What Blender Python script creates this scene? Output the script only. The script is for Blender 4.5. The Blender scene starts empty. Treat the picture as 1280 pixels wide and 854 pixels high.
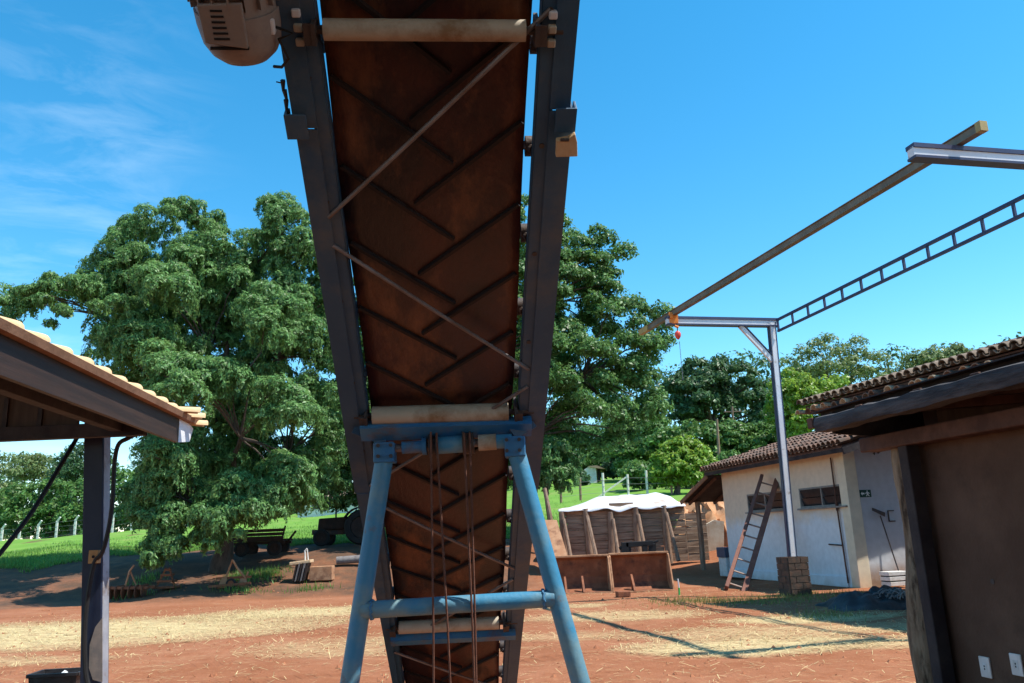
import bpy, math, random
import numpy as np
from mathutils import Vector, Matrix
SC = bpy.context.scene
COL = SC.collection
rnd = random.Random(7)
rng = np.random.default_rng(11)

# ------------------------------------------------------------------ camera
FPX, PITCH, ROLL = 1000.0, math.radians(13.55), 0.04
CAM = Vector((0, 0, 1.5))
FW = Vector((0, math.cos(PITCH), math.sin(PITCH)))
_U = Vector((0, -math.sin(PITCH), math.cos(PITCH)))
RT = Vector((1, 0, 0)) * math.cos(ROLL) - _U * math.sin(ROLL)
UP = _U * math.cos(ROLL) + Vector((1, 0, 0)) * math.sin(ROLL)
cd = bpy.data.cameras.new('camera')
cam = bpy.data.objects.new('camera', cd)
COL.objects.link(cam)
cd.sensor_width = 36
cd.lens = FPX / 1280 * 36
cd.clip_start = 0.05
cd.clip_end = 3000
m = Matrix((RT, UP, -FW)).transposed().to_4x4()
m.translation = CAM
cam.matrix_world = m
SC.camera = cam

# ------------------------------------------------------------------ light
SUN_EL, SUN_AZ = math.radians(60), math.radians(105)
world = bpy.data.worlds.new("World")
SC.world = world
world.use_nodes = True
nt = world.node_tree
bg = nt.nodes['Background']
sky = nt.nodes.new('ShaderNodeTexSky')
sky.sky_type = 'NISHITA'
sky.sun_disc = False
sky.sun_elevation = SUN_EL
sky.sun_rotation = SUN_AZ
sky.altitude = 600
sky.air_density = 1.0
sky.dust_density = 0.25
sky.ozone_density = 1.2
hs = nt.nodes.new('ShaderNodeHueSaturation')
hs.inputs['Saturation'].default_value = 1.4
hs.inputs['Value'].default_value = 1.35
hs.inputs['Hue'].default_value = 0.484
tc = nt.nodes.new('ShaderNodeTexCoord')
mp = nt.nodes.new('ShaderNodeMapping')
mp.inputs['Scale'].default_value = (2.2, 2.2, 9.0)
mp.inputs['Rotation'].default_value = (0.0, 0.22, 0.3)
nz = nt.nodes.new('ShaderNodeTexNoise')
nz.inputs['Scale'].default_value = 2.6
nz.inputs['Detail'].default_value = 8
nz.inputs['Roughness'].default_value = 0.62
nz.inputs['Distortion'].default_value = 0.6
nz2 = nt.nodes.new('ShaderNodeTexNoise')
nz2.inputs['Scale'].default_value = 1.3
nz2.inputs['Detail'].default_value = 3
mr = nt.nodes.new('ShaderNodeMapRange')
mr.inputs['From Min'].default_value = 0.46
mr.inputs['From Max'].default_value = 0.80
mr2 = nt.nodes.new('ShaderNodeMapRange')
mr2.inputs['From Min'].default_value = 0.36
mr2.inputs['From Max'].default_value = 0.55
mul = nt.nodes.new('ShaderNodeMath')
mul.operation = 'MULTIPLY'
mul2 = nt.nodes.new('ShaderNodeMath')
mul2.operation = 'MULTIPLY'
mul2.inputs[1].default_value = 0.3
mx = nt.nodes.new('ShaderNodeMix')
mx.data_type = 'RGBA'
L = nt.links.new
L(sky.outputs[0], hs.inputs['Color'])
L(tc.outputs['Generated'], mp.inputs[0])
L(mp.outputs[0], nz.inputs['Vector'])
L(tc.outputs['Generated'], nz2.inputs['Vector'])
L(nz.outputs['Fac'], mr.inputs['Value'])
L(nz2.outputs['Fac'], mr2.inputs['Value'])
L(mr.outputs[0], mul.inputs[0])
L(mr2.outputs[0], mul.inputs[1])
sx = nt.nodes.new('ShaderNodeSeparateXYZ')
L(tc.outputs['Generated'], sx.inputs[0])
mr3 = nt.nodes.new('ShaderNodeMapRange')
mr3.inputs['From Min'].default_value = -0.28
mr3.inputs['From Max'].default_value = -0.50
mr3.interpolation_type = 'SMOOTHSTEP'
L(sx.outputs['X'], mr3.inputs['Value'])
mul3 = nt.nodes.new('ShaderNodeMath')
mul3.operation = 'MULTIPLY'
L(mul.outputs[0], mul3.inputs[0])
L(mr3.outputs[0], mul3.inputs[1])
L(mul3.outputs[0], mul2.inputs[0])
L(mul2.outputs[0], mx.inputs['Factor'])
L(hs.outputs[0], mx.inputs['A'])
mx.inputs['B'].default_value = (6.5, 7.6, 8.2, 1)
L(mx.outputs['Result'], bg.inputs['Color'])
bg.inputs['Strength'].default_value = 0.12

sd = bpy.data.lights.new('sun', 'SUN')
sd.energy = 4.4
sd.angle = math.radians(0.55)
sd.color = (1.0, 0.95, 0.86)
sun = bpy.data.objects.new('sun', sd)
COL.objects.link(sun)
SV = Vector((math.sin(SUN_AZ) * math.cos(SUN_EL), math.cos(SUN_AZ) * math.cos(SUN_EL), math.sin(SUN_EL)))
sun.rotation_euler = (-SV).to_track_quat('-Z', 'Y').to_euler()
sun.location = (0, 0, 60)
vs = SC.view_settings
vs.view_transform = 'Standard'
vs.look = 'None'
vs.exposure = 0.72
vs.gamma = 1.0
vs.use_curve_mapping = False
SC.cycles.max_bounces = 8
SC.cycles.diffuse_bounces = 4
SC.cycles.transparent_max_bounces = 6

# ------------------------------------------------------------------ pixel -> ray helpers (photo pixels, 1280 wide)
def ray(x, y):
    return FW + RT * ((x - 640) / FPX) + UP * ((427 - y) / FPX)
def at(x, y, Y):
    d = ray(x, y)
    return CAM + d * (Y / d.y)
def on(x, y, Z=0.0):
    d = ray(x, y)
    return CAM + d * ((Z - CAM.z) / d.z)
def hit(x, y, p, n):
    d = ray(x, y)
    return CAM + d * ((p - CAM).dot(n) / d.dot(n))

# ------------------------------------------------------------------ terrain height
def sstep(t):
    t = np.clip(t, 0, 1)
    return t * t * (3 - 2 * t)
def hgt(X, Y):
    X = np.asarray(X, float); Y = np.asarray(Y, float)
    z0 = 24.0 + 1.5 * sstep((X + 2) / 6)
    slope = np.interp(X, [-46, -35, -14, 0, 5], [0.022, 0.043, 0.060, 0.085, 0.10])
    h = 1.25 * sstep((Y - z0) / 8) + np.maximum(0, Y - 31) * slope
    far = np.maximum(0, Y - 95) * 0.05 * sstep((X + 60) / 80)
    bumps = 0.10 * (1 + .5 * np.sin(X * 2.3 + Y)) * np.sin(X * 0.9 + 1.3) * np.sin(Y * 0.7) * sstep((Y - 22) / 4)
    near = 0.015 * np.sin(X * 1.7) * np.sin(Y * 1.3 + 0.5)
    return h + far + bumps + near
def hz(X, Y):
    return float(hgt(X, Y))

# ------------------------------------------------------------------ materials
def mat(name, c1, c2=None, scale=6.0, rough=0.8, bump=0.15, bscale=None, metal=0.0, c3=None, s3=1.5, lo=0.4, hi=0.62, spec=0.35, stretch=None, island=0.0, lo3=0.5, hi3=0.66):
    mt = bpy.data.materials.new(name)
    mt.use_nodes = True
    n = mt.node_tree
    b = n.nodes['Principled BSDF']
    b.inputs['Roughness'].default_value = rough
    b.inputs['Metallic'].default_value = metal
    b.inputs['Specular IOR Level'].default_value = spec
    t = n.nodes.new('ShaderNodeTexCoord')
    vec = t.outputs['Object']
    if stretch:
        mm = n.nodes.new('ShaderNodeMapping')
        mm.inputs['Scale'].default_value = stretch
        n.links.new(vec, mm.inputs[0])
        vec = mm.outputs[0]
    col = None
    def noise(s, d=6, r=0.6):
        q = n.nodes.new('ShaderNodeTexNoise')
        q.inputs['Scale'].default_value = s
        q.inputs['Detail'].default_value = d
        q.inputs['Roughness'].default_value = r
        n.links.new(vec, q.inputs['Vector'])
        return q.outputs['Fac']
    def mixc(fac, a, bb, l, h):
        r_ = n.nodes.new('ShaderNodeMapRange')
        r_.inputs['From Min'].default_value = l
        r_.inputs['From Max'].default_value = h
        n.links.new(fac, r_.inputs['Value'])
        x = n.nodes.new('ShaderNodeMix')
        x.data_type = 'RGBA'
        n.links.new(r_.outputs[0], x.inputs['Factor'])
        for sock, v in (('A', a), ('B', bb)):
            if isinstance(v, tuple):
                x.inputs[sock].default_value = (*v, 1)
            else:
                n.links.new(v, x.inputs[sock])
        return x.outputs['Result']
    if c2:
        col = mixc(noise(scale), c1, c2, lo, hi)
    else:
        col = mixc(noise(scale), tuple(v * 0.85 for v in c1), tuple(min(1, v * 1.12) for v in c1), 0.35, 0.65)
    if c3:
        col = mixc(noise(s3, 8, 0.68), col, c3, lo3, hi3)
    if island:
        g = n.nodes.new('ShaderNodeNewGeometry')
        h = n.nodes.new('ShaderNodeHueSaturation')
        r_ = n.nodes.new('ShaderNodeMapRange')
        r_.inputs['To Min'].default_value = 1 - island
        r_.inputs['To Max'].default_value = 1 + island
        n.links.new(g.outputs['Random Per Island'], r_.inputs['Value'])
        n.links.new(r_.outputs[0], h.inputs['Value'])
        n.links.new(col, h.inputs['Color'])
        col = h.outputs[0]
    n.links.new(col, b.inputs['Base Color'])
    if bump:
        bp = n.nodes.new('ShaderNodeBump')
        bp.inputs['Strength'].default_value = bump
        bp.inputs['Distance'].default_value = 0.02
        n.links.new(noise(bscale or scale * 6, 5), bp.inputs['Height'])
        n.links.new(bp.outputs[0], b.inputs['Normal'])
    return mt

def leafmat(name, c, var=0.35, transl=0.3, hue=0.02):
    mt = bpy.data.materials.new(name)
    mt.use_nodes = True
    n = mt.node_tree
    b = n.nodes['Principled BSDF']
    b.inputs['Roughness'].default_value = 0.45
    b.inputs['Specular IOR Level'].default_value = 0.4
    g = n.nodes.new('ShaderNodeNewGeometry')
    h = n.nodes.new('ShaderNodeHueSaturation')
    h.inputs['Color'].default_value = (*c, 1)
    r1 = n.nodes.new('ShaderNodeMapRange')
    r1.inputs['To Min'].default_value = 1 - var
    r1.inputs['To Max'].default_value = 1 + var
    n.links.new(g.outputs['Random Per Island'], r1.inputs['Value'])
    n.links.new(r1.outputs[0], h.inputs['Value'])
    ml = n.nodes.new('ShaderNodeMath'); ml.operation = 'MULTIPLY'; ml.inputs[1].default_value = 17.31
    fr = n.nodes.new('ShaderNodeMath'); fr.operation = 'FRACT'
    n.links.new(g.outputs['Random Per Island'], ml.inputs[0]); n.links.new(ml.outputs[0], fr.inputs[0])
    r2 = n.nodes.new('ShaderNodeMapRange')
    r2.inputs['To Min'].default_value = 0.5 - hue
    r2.inputs['To Max'].default_value = 0.5 + hue
    n.links.new(fr.outputs[0], r2.inputs['Value'])
    n.links.new(r2.outputs[0], h.inputs['Hue'])
    n.links.new(h.outputs[0], b.inputs['Base Color'])
    tr = n.nodes.new('ShaderNodeBsdfTranslucent')
    h2 = n.nodes.new('ShaderNodeHueSaturation')
    h2.inputs['Hue'].default_value = 0.485
    h2.inputs['Value'].default_value = 1.3
    n.links.new(h.outputs[0], h2.inputs['Color'])
    n.links.new(h2.outputs[0], tr.inputs['Color'])
    ms = n.nodes.new('ShaderNodeMixShader')
    ms.inputs[0].default_value = transl
    n.links.new(b.outputs[0], ms.inputs[1]); n.links.new(tr.outputs[0], ms.inputs[2])
    n.links.new(ms.outputs[0], n.nodes['Material Output'].inputs['Surface'])
    return mt

M = {}
M['steel_blue'] = mat('faded_blue_grey_paint', (.028, .080, .155), (.042, .098, .17), 5, .5, .12, c3=(.12, .135, .15), s3=3, lo3=.48, hi3=.72)
M['steel_light'] = mat('sky_blue_pipe_paint', (.045, .225, .39), (.20, .30, .31), 5, .5, .15, c3=(.17, .085, .05), s3=4.5, lo=.46, hi=.70, lo3=.60, hi3=.70, spec=.5)
M['blue'] = mat('bright_blue_paint', (.028, .15, .34), (.07, .20, .34), 5, .5, .1, c3=(.15, .10, .07), s3=4, lo3=.56, hi3=.72)
M['rubber'] = mat('rusty_conveyor_belt', (.014, .006, .008), (.055, .012, .009), 2.0, .42, .18, 26, c3=(.20, .074, .030), s3=1.5, lo3=.50, hi3=.68, spec=.5, stretch=(2.0, 1.0, 1.0))
M['cleat'] = mat('belt_cleat_rubber', (.012, .008, .009), (.022, .011, .010), 5, .6, .1)
M['roller'] = mat('worn_roller_steel', (.42, .36, .28), (.5, .46, .38), 3, .5, .06, c3=(.25, .16, .09), s3=3)
M['iron'] = mat('dark_iron', (.05, .045, .05), (.09, .06, .045), 8, .6, .15)
M['rod'] = mat('grey_rod_steel', (.22, .22, .24), (.15, .12, .11), 7, .45, .05, metal=.4)
M['rope'] = mat('brown_wire_rope', (.11, .045, .03), (.16, .07, .045), 30, .8, .2)
M['motor'] = mat('dusty_motor_paint', (.24, .20, .19), (.32, .26, .22), 6, .6, .1, c3=(.12, .10, .12), s3=3)
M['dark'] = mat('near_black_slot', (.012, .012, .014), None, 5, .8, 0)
M['navy'] = mat('navy_label_paint', (.03, .05, .14), None, 5, .5, 0)
M['clay'] = mat('dry_tan_wood', (.55, .38, .22), (.62, .46, .3), 12, .85, .2)
M['tile_pale'] = mat('pale_clay_tile', (.58, .36, .17), (.66, .46, .26), 4, .85, .3, c3=(.30, .17, .09), s3=6, lo3=.6, hi3=.75)
M['tile_old'] = mat('weathered_clay_tile', (.17, .125, .09), (.25, .19, .14), 3, .9, .3, c3=(.30, .15, .08), s3=5, lo3=.55, hi3=.7, island=.25)
M['tile_red'] = mat('red_clay_tile', (.15, .085, .06), (.22, .125, .085), 4, .9, .3, c3=(.09, .075, .062), s3=3, lo3=.46, hi3=.66, island=.3)
M['tile_end'] = mat('broken_tile_end', (.52, .40, .27), (.38, .2, .11), 6, .9, .3)
M['mortar'] = mat('brown_eave_board', (.20, .10, .055), (.27, .14, .08), 6, .85, .2)
M['fascia'] = mat('dark_brown_fascia', (.026, .015, .012), (.045, .024, .017), 3, .6, .1, stretch=(1, .3, 6))
M['white_wood'] = mat('white_painted_board', (.68, .68, .70), None, 6, .7, .1)
M['boards'] = mat('brown_weathered_board', (.060, .042, .034), (.085, .06, .046), 3, .85, .2, stretch=(5, 5, .6))
M['post_blue'] = mat('dark_blue_post_paint', (.010, .017, .045), (.016, .023, .052), 5, .5, .06)
M['cable'] = mat('black_cable', (.012, .012, .013), None, 5, .6, 0)
M['box'] = mat('tan_plastic_box', (.42, .25, .10), (.36, .2, .08), 10, .6, .05)
M['galv'] = mat('galvanised_grey_paint', (.62, .62, .66), (.70, .70, .73), 3, .45, .06, c3=(.28, .22, .19), s3=4, lo3=.57, hi3=.72)
M['flange_grey'] = mat('worn_grey_flange', (.24, .25, .29), (.33, .34, .37), 4, .5, .1, c3=(.16, .12, .10), s3=5)
M['navy_steel'] = mat('navy_steel_paint', (.035, .045, .10), (.05, .055, .10), 5, .45, .06)
M['olive'] = mat('grey_olive_channel', (.13, .105, .075), (.19, .16, .12), 3, .55, .1)
M['yellow'] = mat('faded_yellow_paint', (.42, .32, .12), (.34, .25, .10), 8, .6, .1)
M['orange'] = mat('orange_paint', (.75, .22, .03), None, 8, .5, .05)
M['red'] = mat('red_plastic', (.65, .06, .04), None, 8, .45, .02)
M['brick'] = mat('dark_mossy_brick', (.10, .06, .045), (.06, .05, .04), 10, .9, .4, c3=(.15, .08, .05), s3=8, island=.3)
M['grout'] = mat('grey_mortar', (.12, .10, .09), None, 20, .95, .3)
M['glass'] = mat('dusty_dark_glass', (.018, .020, .023), (.035, .036, .038), 6, .3, .02, spec=.3)
M['frame'] = mat('grey_window_frame', (.20, .19, .18), (.28, .25, .22), 10, .7, .1)
M['darkwood'] = mat('black_weathered_timber', (.022, .018, .022), (.050, .040, .040), 3, .8, .4, 18, stretch=(1, 1, 1))
M['greywood'] = mat('grey_weathered_beam', (.050, .045, .047), (.105, .092, .088), 4, .85, .6, 16, c3=(.022, .018, .02), s3=2.2, stretch=(3, .5, 6))
M['redwood'] = mat('reddish_brown_timber', (.075, .034, .024), (.13, .062, .042), 3, .75, .25, stretch=(2, 2, 2))
M['bark'] = mat('pale_stripped_log', (.20, .135, .085), (.34, .26, .18), 5, .9, .7, 14, c3=(.07, .045, .03), s3=4, stretch=(3, 3, .7), lo3=.5, hi3=.62)
M['bark2'] = mat('tree_bark', (.055, .042, .034), (.10, .075, .058), 4, .95, .6, 14, stretch=(2, 2, .6))
M['wallbrown'] = mat('brown_shed_wall', (.095, .052, .034), (.135, .078, .052), 2.2, .9, .4, 45, c3=(.055, .031, .022), s3=1.0)
M['plate'] = mat('white_outlet_plate', (.72, .70, .68), None, 8, .4, 0)
M['planks'] = mat('brown_wall_plank', (.27, .165, .105), (.38, .25, .17), 3, .9, .35, 20, stretch=(.6, 2, 6), c3=(.15, .085, .06), s3=2.5)
M['logs'] = mat('split_post_wood', (.20, .12, .08), (.30, .20, .14), 5, .9, .5, 20, stretch=(3, 3, .6))
M['tarp'] = mat('white_plastic_tarp', (.74, .74, .78), (.66, .64, .64), 2, .4, .3, 5, c3=(.48, .36, .27), s3=1.1, lo3=.56, hi3=.70)
M['rust'] = mat('rusty_bucket_steel', (.20, .070, .032), (.28, .105, .05), 4, .8, .25, c3=(.10, .04, .025), s3=3)
M['rustlight'] = mat('dusty_rust_steel', (.38, .185, .095), (.45, .25, .14), 4, .85, .2, c3=(.2, .09, .05), s3=3)
M['ladder'] = mat('red_oxide_ladder', (.17, .065, .045), (.22, .09, .06), 5, .75, .15)
M['rung'] = mat('pale_steel_rung', (.30, .22, .18), None, 5, .7, .05)
M['fencepost'] = mat('whitewashed_concrete', (.70, .68, .64), (.58, .55, .5), 9, .9, .2)
M['wire'] = mat('fence_wire', (.2, .2, .2), None, 5, .5, 0)
M['hutwhite'] = mat('white_limewash', (.74, .74, .70), (.62, .6, .55), 3, .9, .15)
M['hutroof'] = mat('tan_hut_roof', (.36, .26, .18), None, 5, .9, .2)
M['machine'] = mat('old_dark_machine_paint', (.022, .016, .015), (.045, .026, .02), 5, .7, .2)
M['tyre'] = mat('black_tyre', (.02, .02, .02), None, 8, .85, .2)
M['green'] = mat('green_stake_paint', (.05, .45, .10), None, 8, .6, .05)
M['bluegrey'] = mat('slate_blue_plastic', (.09, .10, .15), None, 8, .5, .05)
M['white'] = mat('white_plastic', (.72, .72, .72), (.6, .58, .55), 10, .5, .05)
M['signgreen'] = mat('dark_green_sign', (.012, .055, .035), None, 8, .5, 0)
M['signwhite'] = mat('white_sign_print', (.75, .78, .75), None, 8, .5, 0)
M['blacktarp'] = mat('black_rubbish_plastic', (.022, .020, .022), (.05, .045, .045), 5, .5, .3)
M['greybundle'] = mat('grey_shredded_bundle', (.22, .20, .19), (.14, .12, .12), 6, .8, .3)
M['clod'] = mat('red_soil_clod', (.36, .145, .07), (.28, .105, .05), 9, .95, .3)
M['straw'] = mat('dry_straw', (.62, .50, .25), (.52, .40, .2), 9, .8, 0, island=.3)
M['twig'] = mat('dry_twig', (.16, .10, .07), None, 9, .9, 0)
M['soilwall'] = mat('orange_earth_face', (.46, .22, .10), (.55, .32, .18), 2.2, .95, .6, 9, c3=(.34, .14, .06), s3=1.4)
M['oldplaster'] = mat('old_cream_plaster', (.58, .50, .38), (.50, .38, .26), 3, .9, .3, c3=(.45, .22, .1), s3=1.3, lo3=.55, hi3=.68)
M['leaf_a'] = leafmat('weeping_leaf', (.135, .275, .085), .5, .38)
M['leaf_b'] = leafmat('broad_leaf', (.10, .215, .06), .48, .37)
M['leaf_c'] = leafmat('dark_crown_leaf', (.062, .135, .050), .4, .3)
M['leaf_d'] = leafmat('bright_bush_leaf', (.20, .33, .045), .35, .4)
M['leaf_e'] = leafmat('olive_crown_leaf', (.16, .225, .08), .4, .34)
M['leaf_f'] = leafmat('mid_shrub_leaf', (.10, .21, .05), .4, .36)
M['grass'] = leafmat('pasture_grass', (.13, .25, .045), .35, .35)
M['weed'] = leafmat('dry_weed', (.20, .22, .06), .3, .3)

# house wall: two-tone paint with a soft, uneven edge, splash dirt at the foot
def wallpaint(name, top, bottom, zsplit, dirt, zd):
    mt = bpy.data.materials.new(name); mt.use_nodes = True
    n = mt.node_tree; b = n.nodes['Principled BSDF']
    b.inputs['Roughness'].default_value = .85
    g = n.nodes.new('ShaderNodeNewGeometry'); s = n.nodes.new('ShaderNodeSeparateXYZ')
    n.links.new(g.outputs['Position'], s.inputs[0])
    q = n.nodes.new('ShaderNodeTexNoise'); q.inputs['Scale'].default_value = 1.6; q.inputs['Detail'].default_value = 8; q.inputs['Roughness'].default_value = .65
    n.links.new(g.outputs['Position'], q.inputs['Vector'])
    a = n.nodes.new('ShaderNodeMath'); a.operation = 'MULTIPLY_ADD'
    n.links.new(q.outputs['Fac'], a.inputs[0]); a.inputs[1].default_value = .9; n.links.new(s.outputs['Z'], a.inputs[2])
    def stepmix(lo, hi, A, B):
        r = n.nodes.new('ShaderNodeMapRange'); r.inputs['From Min'].default_value = lo; r.inputs['From Max'].default_value = hi
        n.links.new(a.outputs[0], r.inputs['Value'])
        x = n.nodes.new('ShaderNodeMix'); x.data_type = 'RGBA'
        n.links.new(r.outputs[0], x.inputs['Factor'])
        for k, v in (('A', A), ('B', B)):
            if isinstance(v, tuple): x.inputs[k].default_value = (*v, 1)
            else: n.links.new(v, x.inputs[k])
        return x.outputs['Result']
    c = stepmix(zsplit + .25, zsplit + .65, bottom, top)
    c = stepmix(zd + .2, zd + .7, dirt, c)
    q2 = n.nodes.new('ShaderNodeTexNoise'); q2.inputs['Scale'].default_value = 7; q2.inputs['Detail'].default_value = 8
    n.links.new(g.outputs['Position'], q2.inputs['Vector'])
    h = n.nodes.new('ShaderNodeHueSaturation')
    r = n.nodes.new('ShaderNodeMapRange'); r.inputs['To Min'].default_value = .82; r.inputs['To Max'].default_value = 1.15
    n.links.new(q2.outputs['Fac'], r.inputs['Value']); n.links.new(r.outputs[0], h.inputs['Value'])
    n.links.new(c, h.inputs['Color']); n.links.new(h.outputs[0], b.inputs['Base Color'])
    bp = n.nodes.new('ShaderNodeBump'); bp.inputs['Strength'].default_value = .25; bp.inputs['Distance'].default_value = .02
    n.links.new(q2.outputs['Fac'], bp.inputs['Height']); n.links.new(bp.outputs[0], b.inputs['Normal'])
    return mt
M['facade'] = wallpaint('two_tone_wall_paint', (.74, .61, .47), (.72, .75, .78), 1.62, (.50, .36, .24), -.1)
M['endwall'] = wallpaint('grey_end_wall_paint', (.48, .49, .52), (.50, .51, .54), 1.6, (.32, .20, .13), .35)
M['cream'] = wallpaint('cream_pilaster_paint', (.74, .64, .48), (.72, .62, .46), 1.6, (.6, .44, .28), .1)

# ground material: red soil, pale straw patches, damp darker patches
def groundmat():
    mt = bpy.data.materials.new('red_soil'); mt.use_nodes = True
    n = mt.node_tree; b = n.nodes['Principled BSDF']
    b.inputs['Roughness'].default_value = .95; b.inputs['Specular IOR Level'].default_value = .15
    g = n.nodes.new('ShaderNodeNewGeometry')
    pos = g.outputs['Position']
    def noise(s, d=8, r=.62, st=(1, 1, 1), off=(0, 0, 0)):
        mm = n.nodes.new('ShaderNodeMapping'); mm.inputs['Scale'].default_value = st; mm.inputs['Location'].default_value = off
        n.links.new(pos, mm.inputs[0])
        q = n.nodes.new('ShaderNodeTexNoise'); q.inputs['Scale'].default_value = s; q.inputs['Detail'].default_value = d; q.inputs['Roughness'].default_value = r
        n.links.new(mm.outputs[0], q.inputs['Vector']); return q.outputs['Fac']
    def rng_(f, lo, hi, a=0, c=1):
        r = n.nodes.new('ShaderNodeMapRange'); r.inputs['From Min'].default_value = lo; r.inputs['From Max'].default_value = hi
        r.inputs['To Min'].default_value = a; r.inputs['To Max'].default_value = c
        n.links.new(f, r.inputs['Value']); return r.outputs[0]
    def mix(f, A, B):
        x = n.nodes.new('ShaderNodeMix'); x.data_type = 'RGBA'; n.links.new(f, x.inputs['Factor'])
        for k, v in (('A', A), ('B', B)):
            if isinstance(v, tuple): x.inputs[k].default_value = (*v, 1)
            else: n.links.new(v, x.inputs[k])
        return x.outputs['Result']
    def mth(op, A, B):
        x = n.nodes.new('ShaderNodeMath'); x.operation = op
        for i, v in enumerate((A, B)):
            if isinstance(v, (int, float)): x.inputs[i].default_value = v
            else: n.links.new(v, x.inputs[i])
        return x.outputs[0]
    c = mix(rng_(noise(.5), .38, .62), (.265, .098, .045), (.33, .138, .072))
    c = mix(rng_(noise(3.5, 8, .7), .5, .72), c, (.24, .080, .034))
    c = mix(rng_(noise(14, 6, .7), .55, .75), c, (.44, .21, .105))
    # tyre tracks: two pairs of slightly curved wheel lines pressed into the soil
    sp_ = n.nodes.new('ShaderNodeSeparateXYZ'); n.links.new(pos, sp_.inputs[0])
    PX, PY = sp_.outputs['X'], sp_.outputs['Y']
    track = None
    for (y0, sl_, am, ph) in ((10.4, .10, .5, 0.), (12.1, .10, .5, 0.), (18.9, .03, .6, 1.2), (20.5, .03, .6, 1.2), (14.6, -.16, .4, 2.), (16.1, -.16, .4, 2.)):
        yc = mth('ADD', mth('MULTIPLY_ADD' if False else 'MULTIPLY', PX, sl_), mth('MULTIPLY', mth('SINE', mth('MULTIPLY', PX, .32), 0), am))
        d = mth('ABSOLUTE', mth('SUBTRACT', mth('SUBTRACT', PY, y0), yc), 0)
        t_ = rng_(d, .22, .12)
        track = t_ if track is None else mth('MAXIMUM', track, t_)
    lug = rng_(mth('SINE', mth('ADD', mth('MULTIPLY', PX, 34.0), mth('MULTIPLY', PY, 20.0)), 0), -.2, .5)
    track = mth('MULTIPLY', track, rng_(noise(.9, 4), .42, .6))
    c = mix(mth('MULTIPLY', track, .45), c, (.22, .075, .033))
    # straw bands lying in shallow ellipses (x, y, rx, ry)
    at_ = n.nodes.new('ShaderNodeAttribute'); at_.attribute_name = 'strawmask'
    streak = noise(2.0, 9, .72, (1.1, 3.4, 1))
    fine = noise(16, 6, .7, (1, 2.2, 1))
    k = mth('MULTIPLY', at_.outputs['Fac'], rng_(mth('ADD', streak, mth('MULTIPLY', fine, .5)), .56, .80))
    sp = mth('MULTIPLY', rng_(noise(1.1, 6, .65, (.6, 1.9, 1), (7, 3, 0)), .56, .70), rng_(fine, .45, .65, 0, .55))
    k = mth('MAXIMUM', k, sp)
    c = mix(k, c, (.58, .47, .25))
    # darker brown ground on the left bank
    at2 = n.nodes.new('ShaderNodeAttribute'); at2.attribute_name = 'bankmask'
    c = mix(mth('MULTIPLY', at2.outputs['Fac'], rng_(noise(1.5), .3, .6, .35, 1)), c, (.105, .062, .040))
    n.links.new(c, b.inputs['Base Color'])
    bp = n.nodes.new('ShaderNodeBump'); bp.inputs['Strength'].default_value = .55; bp.inputs['Distance'].default_value = .05
    n.links.new(mth('ADD', mth('ADD', noise(7, 9, .68), mth('MULTIPLY', noise(30, 4), .4)), mth('MULTIPLY', track, mth('MULTIPLY_ADD' if False else 'SUBTRACT', mth('MULTIPLY', lug, .5), .6))), bp.inputs['Height']); n.links.new(bp.outputs[0], b.inputs['Normal'])
    return mt
M['soil'] = groundmat()
M['pasture'] = mat('pasture_ground', (.12, .25, .035), (.16, .29, .05), .7, .95, .4, 12, c3=(.21, .26, .07), s3=.25, lo3=.52, hi3=.7, spec=.1)

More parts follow.
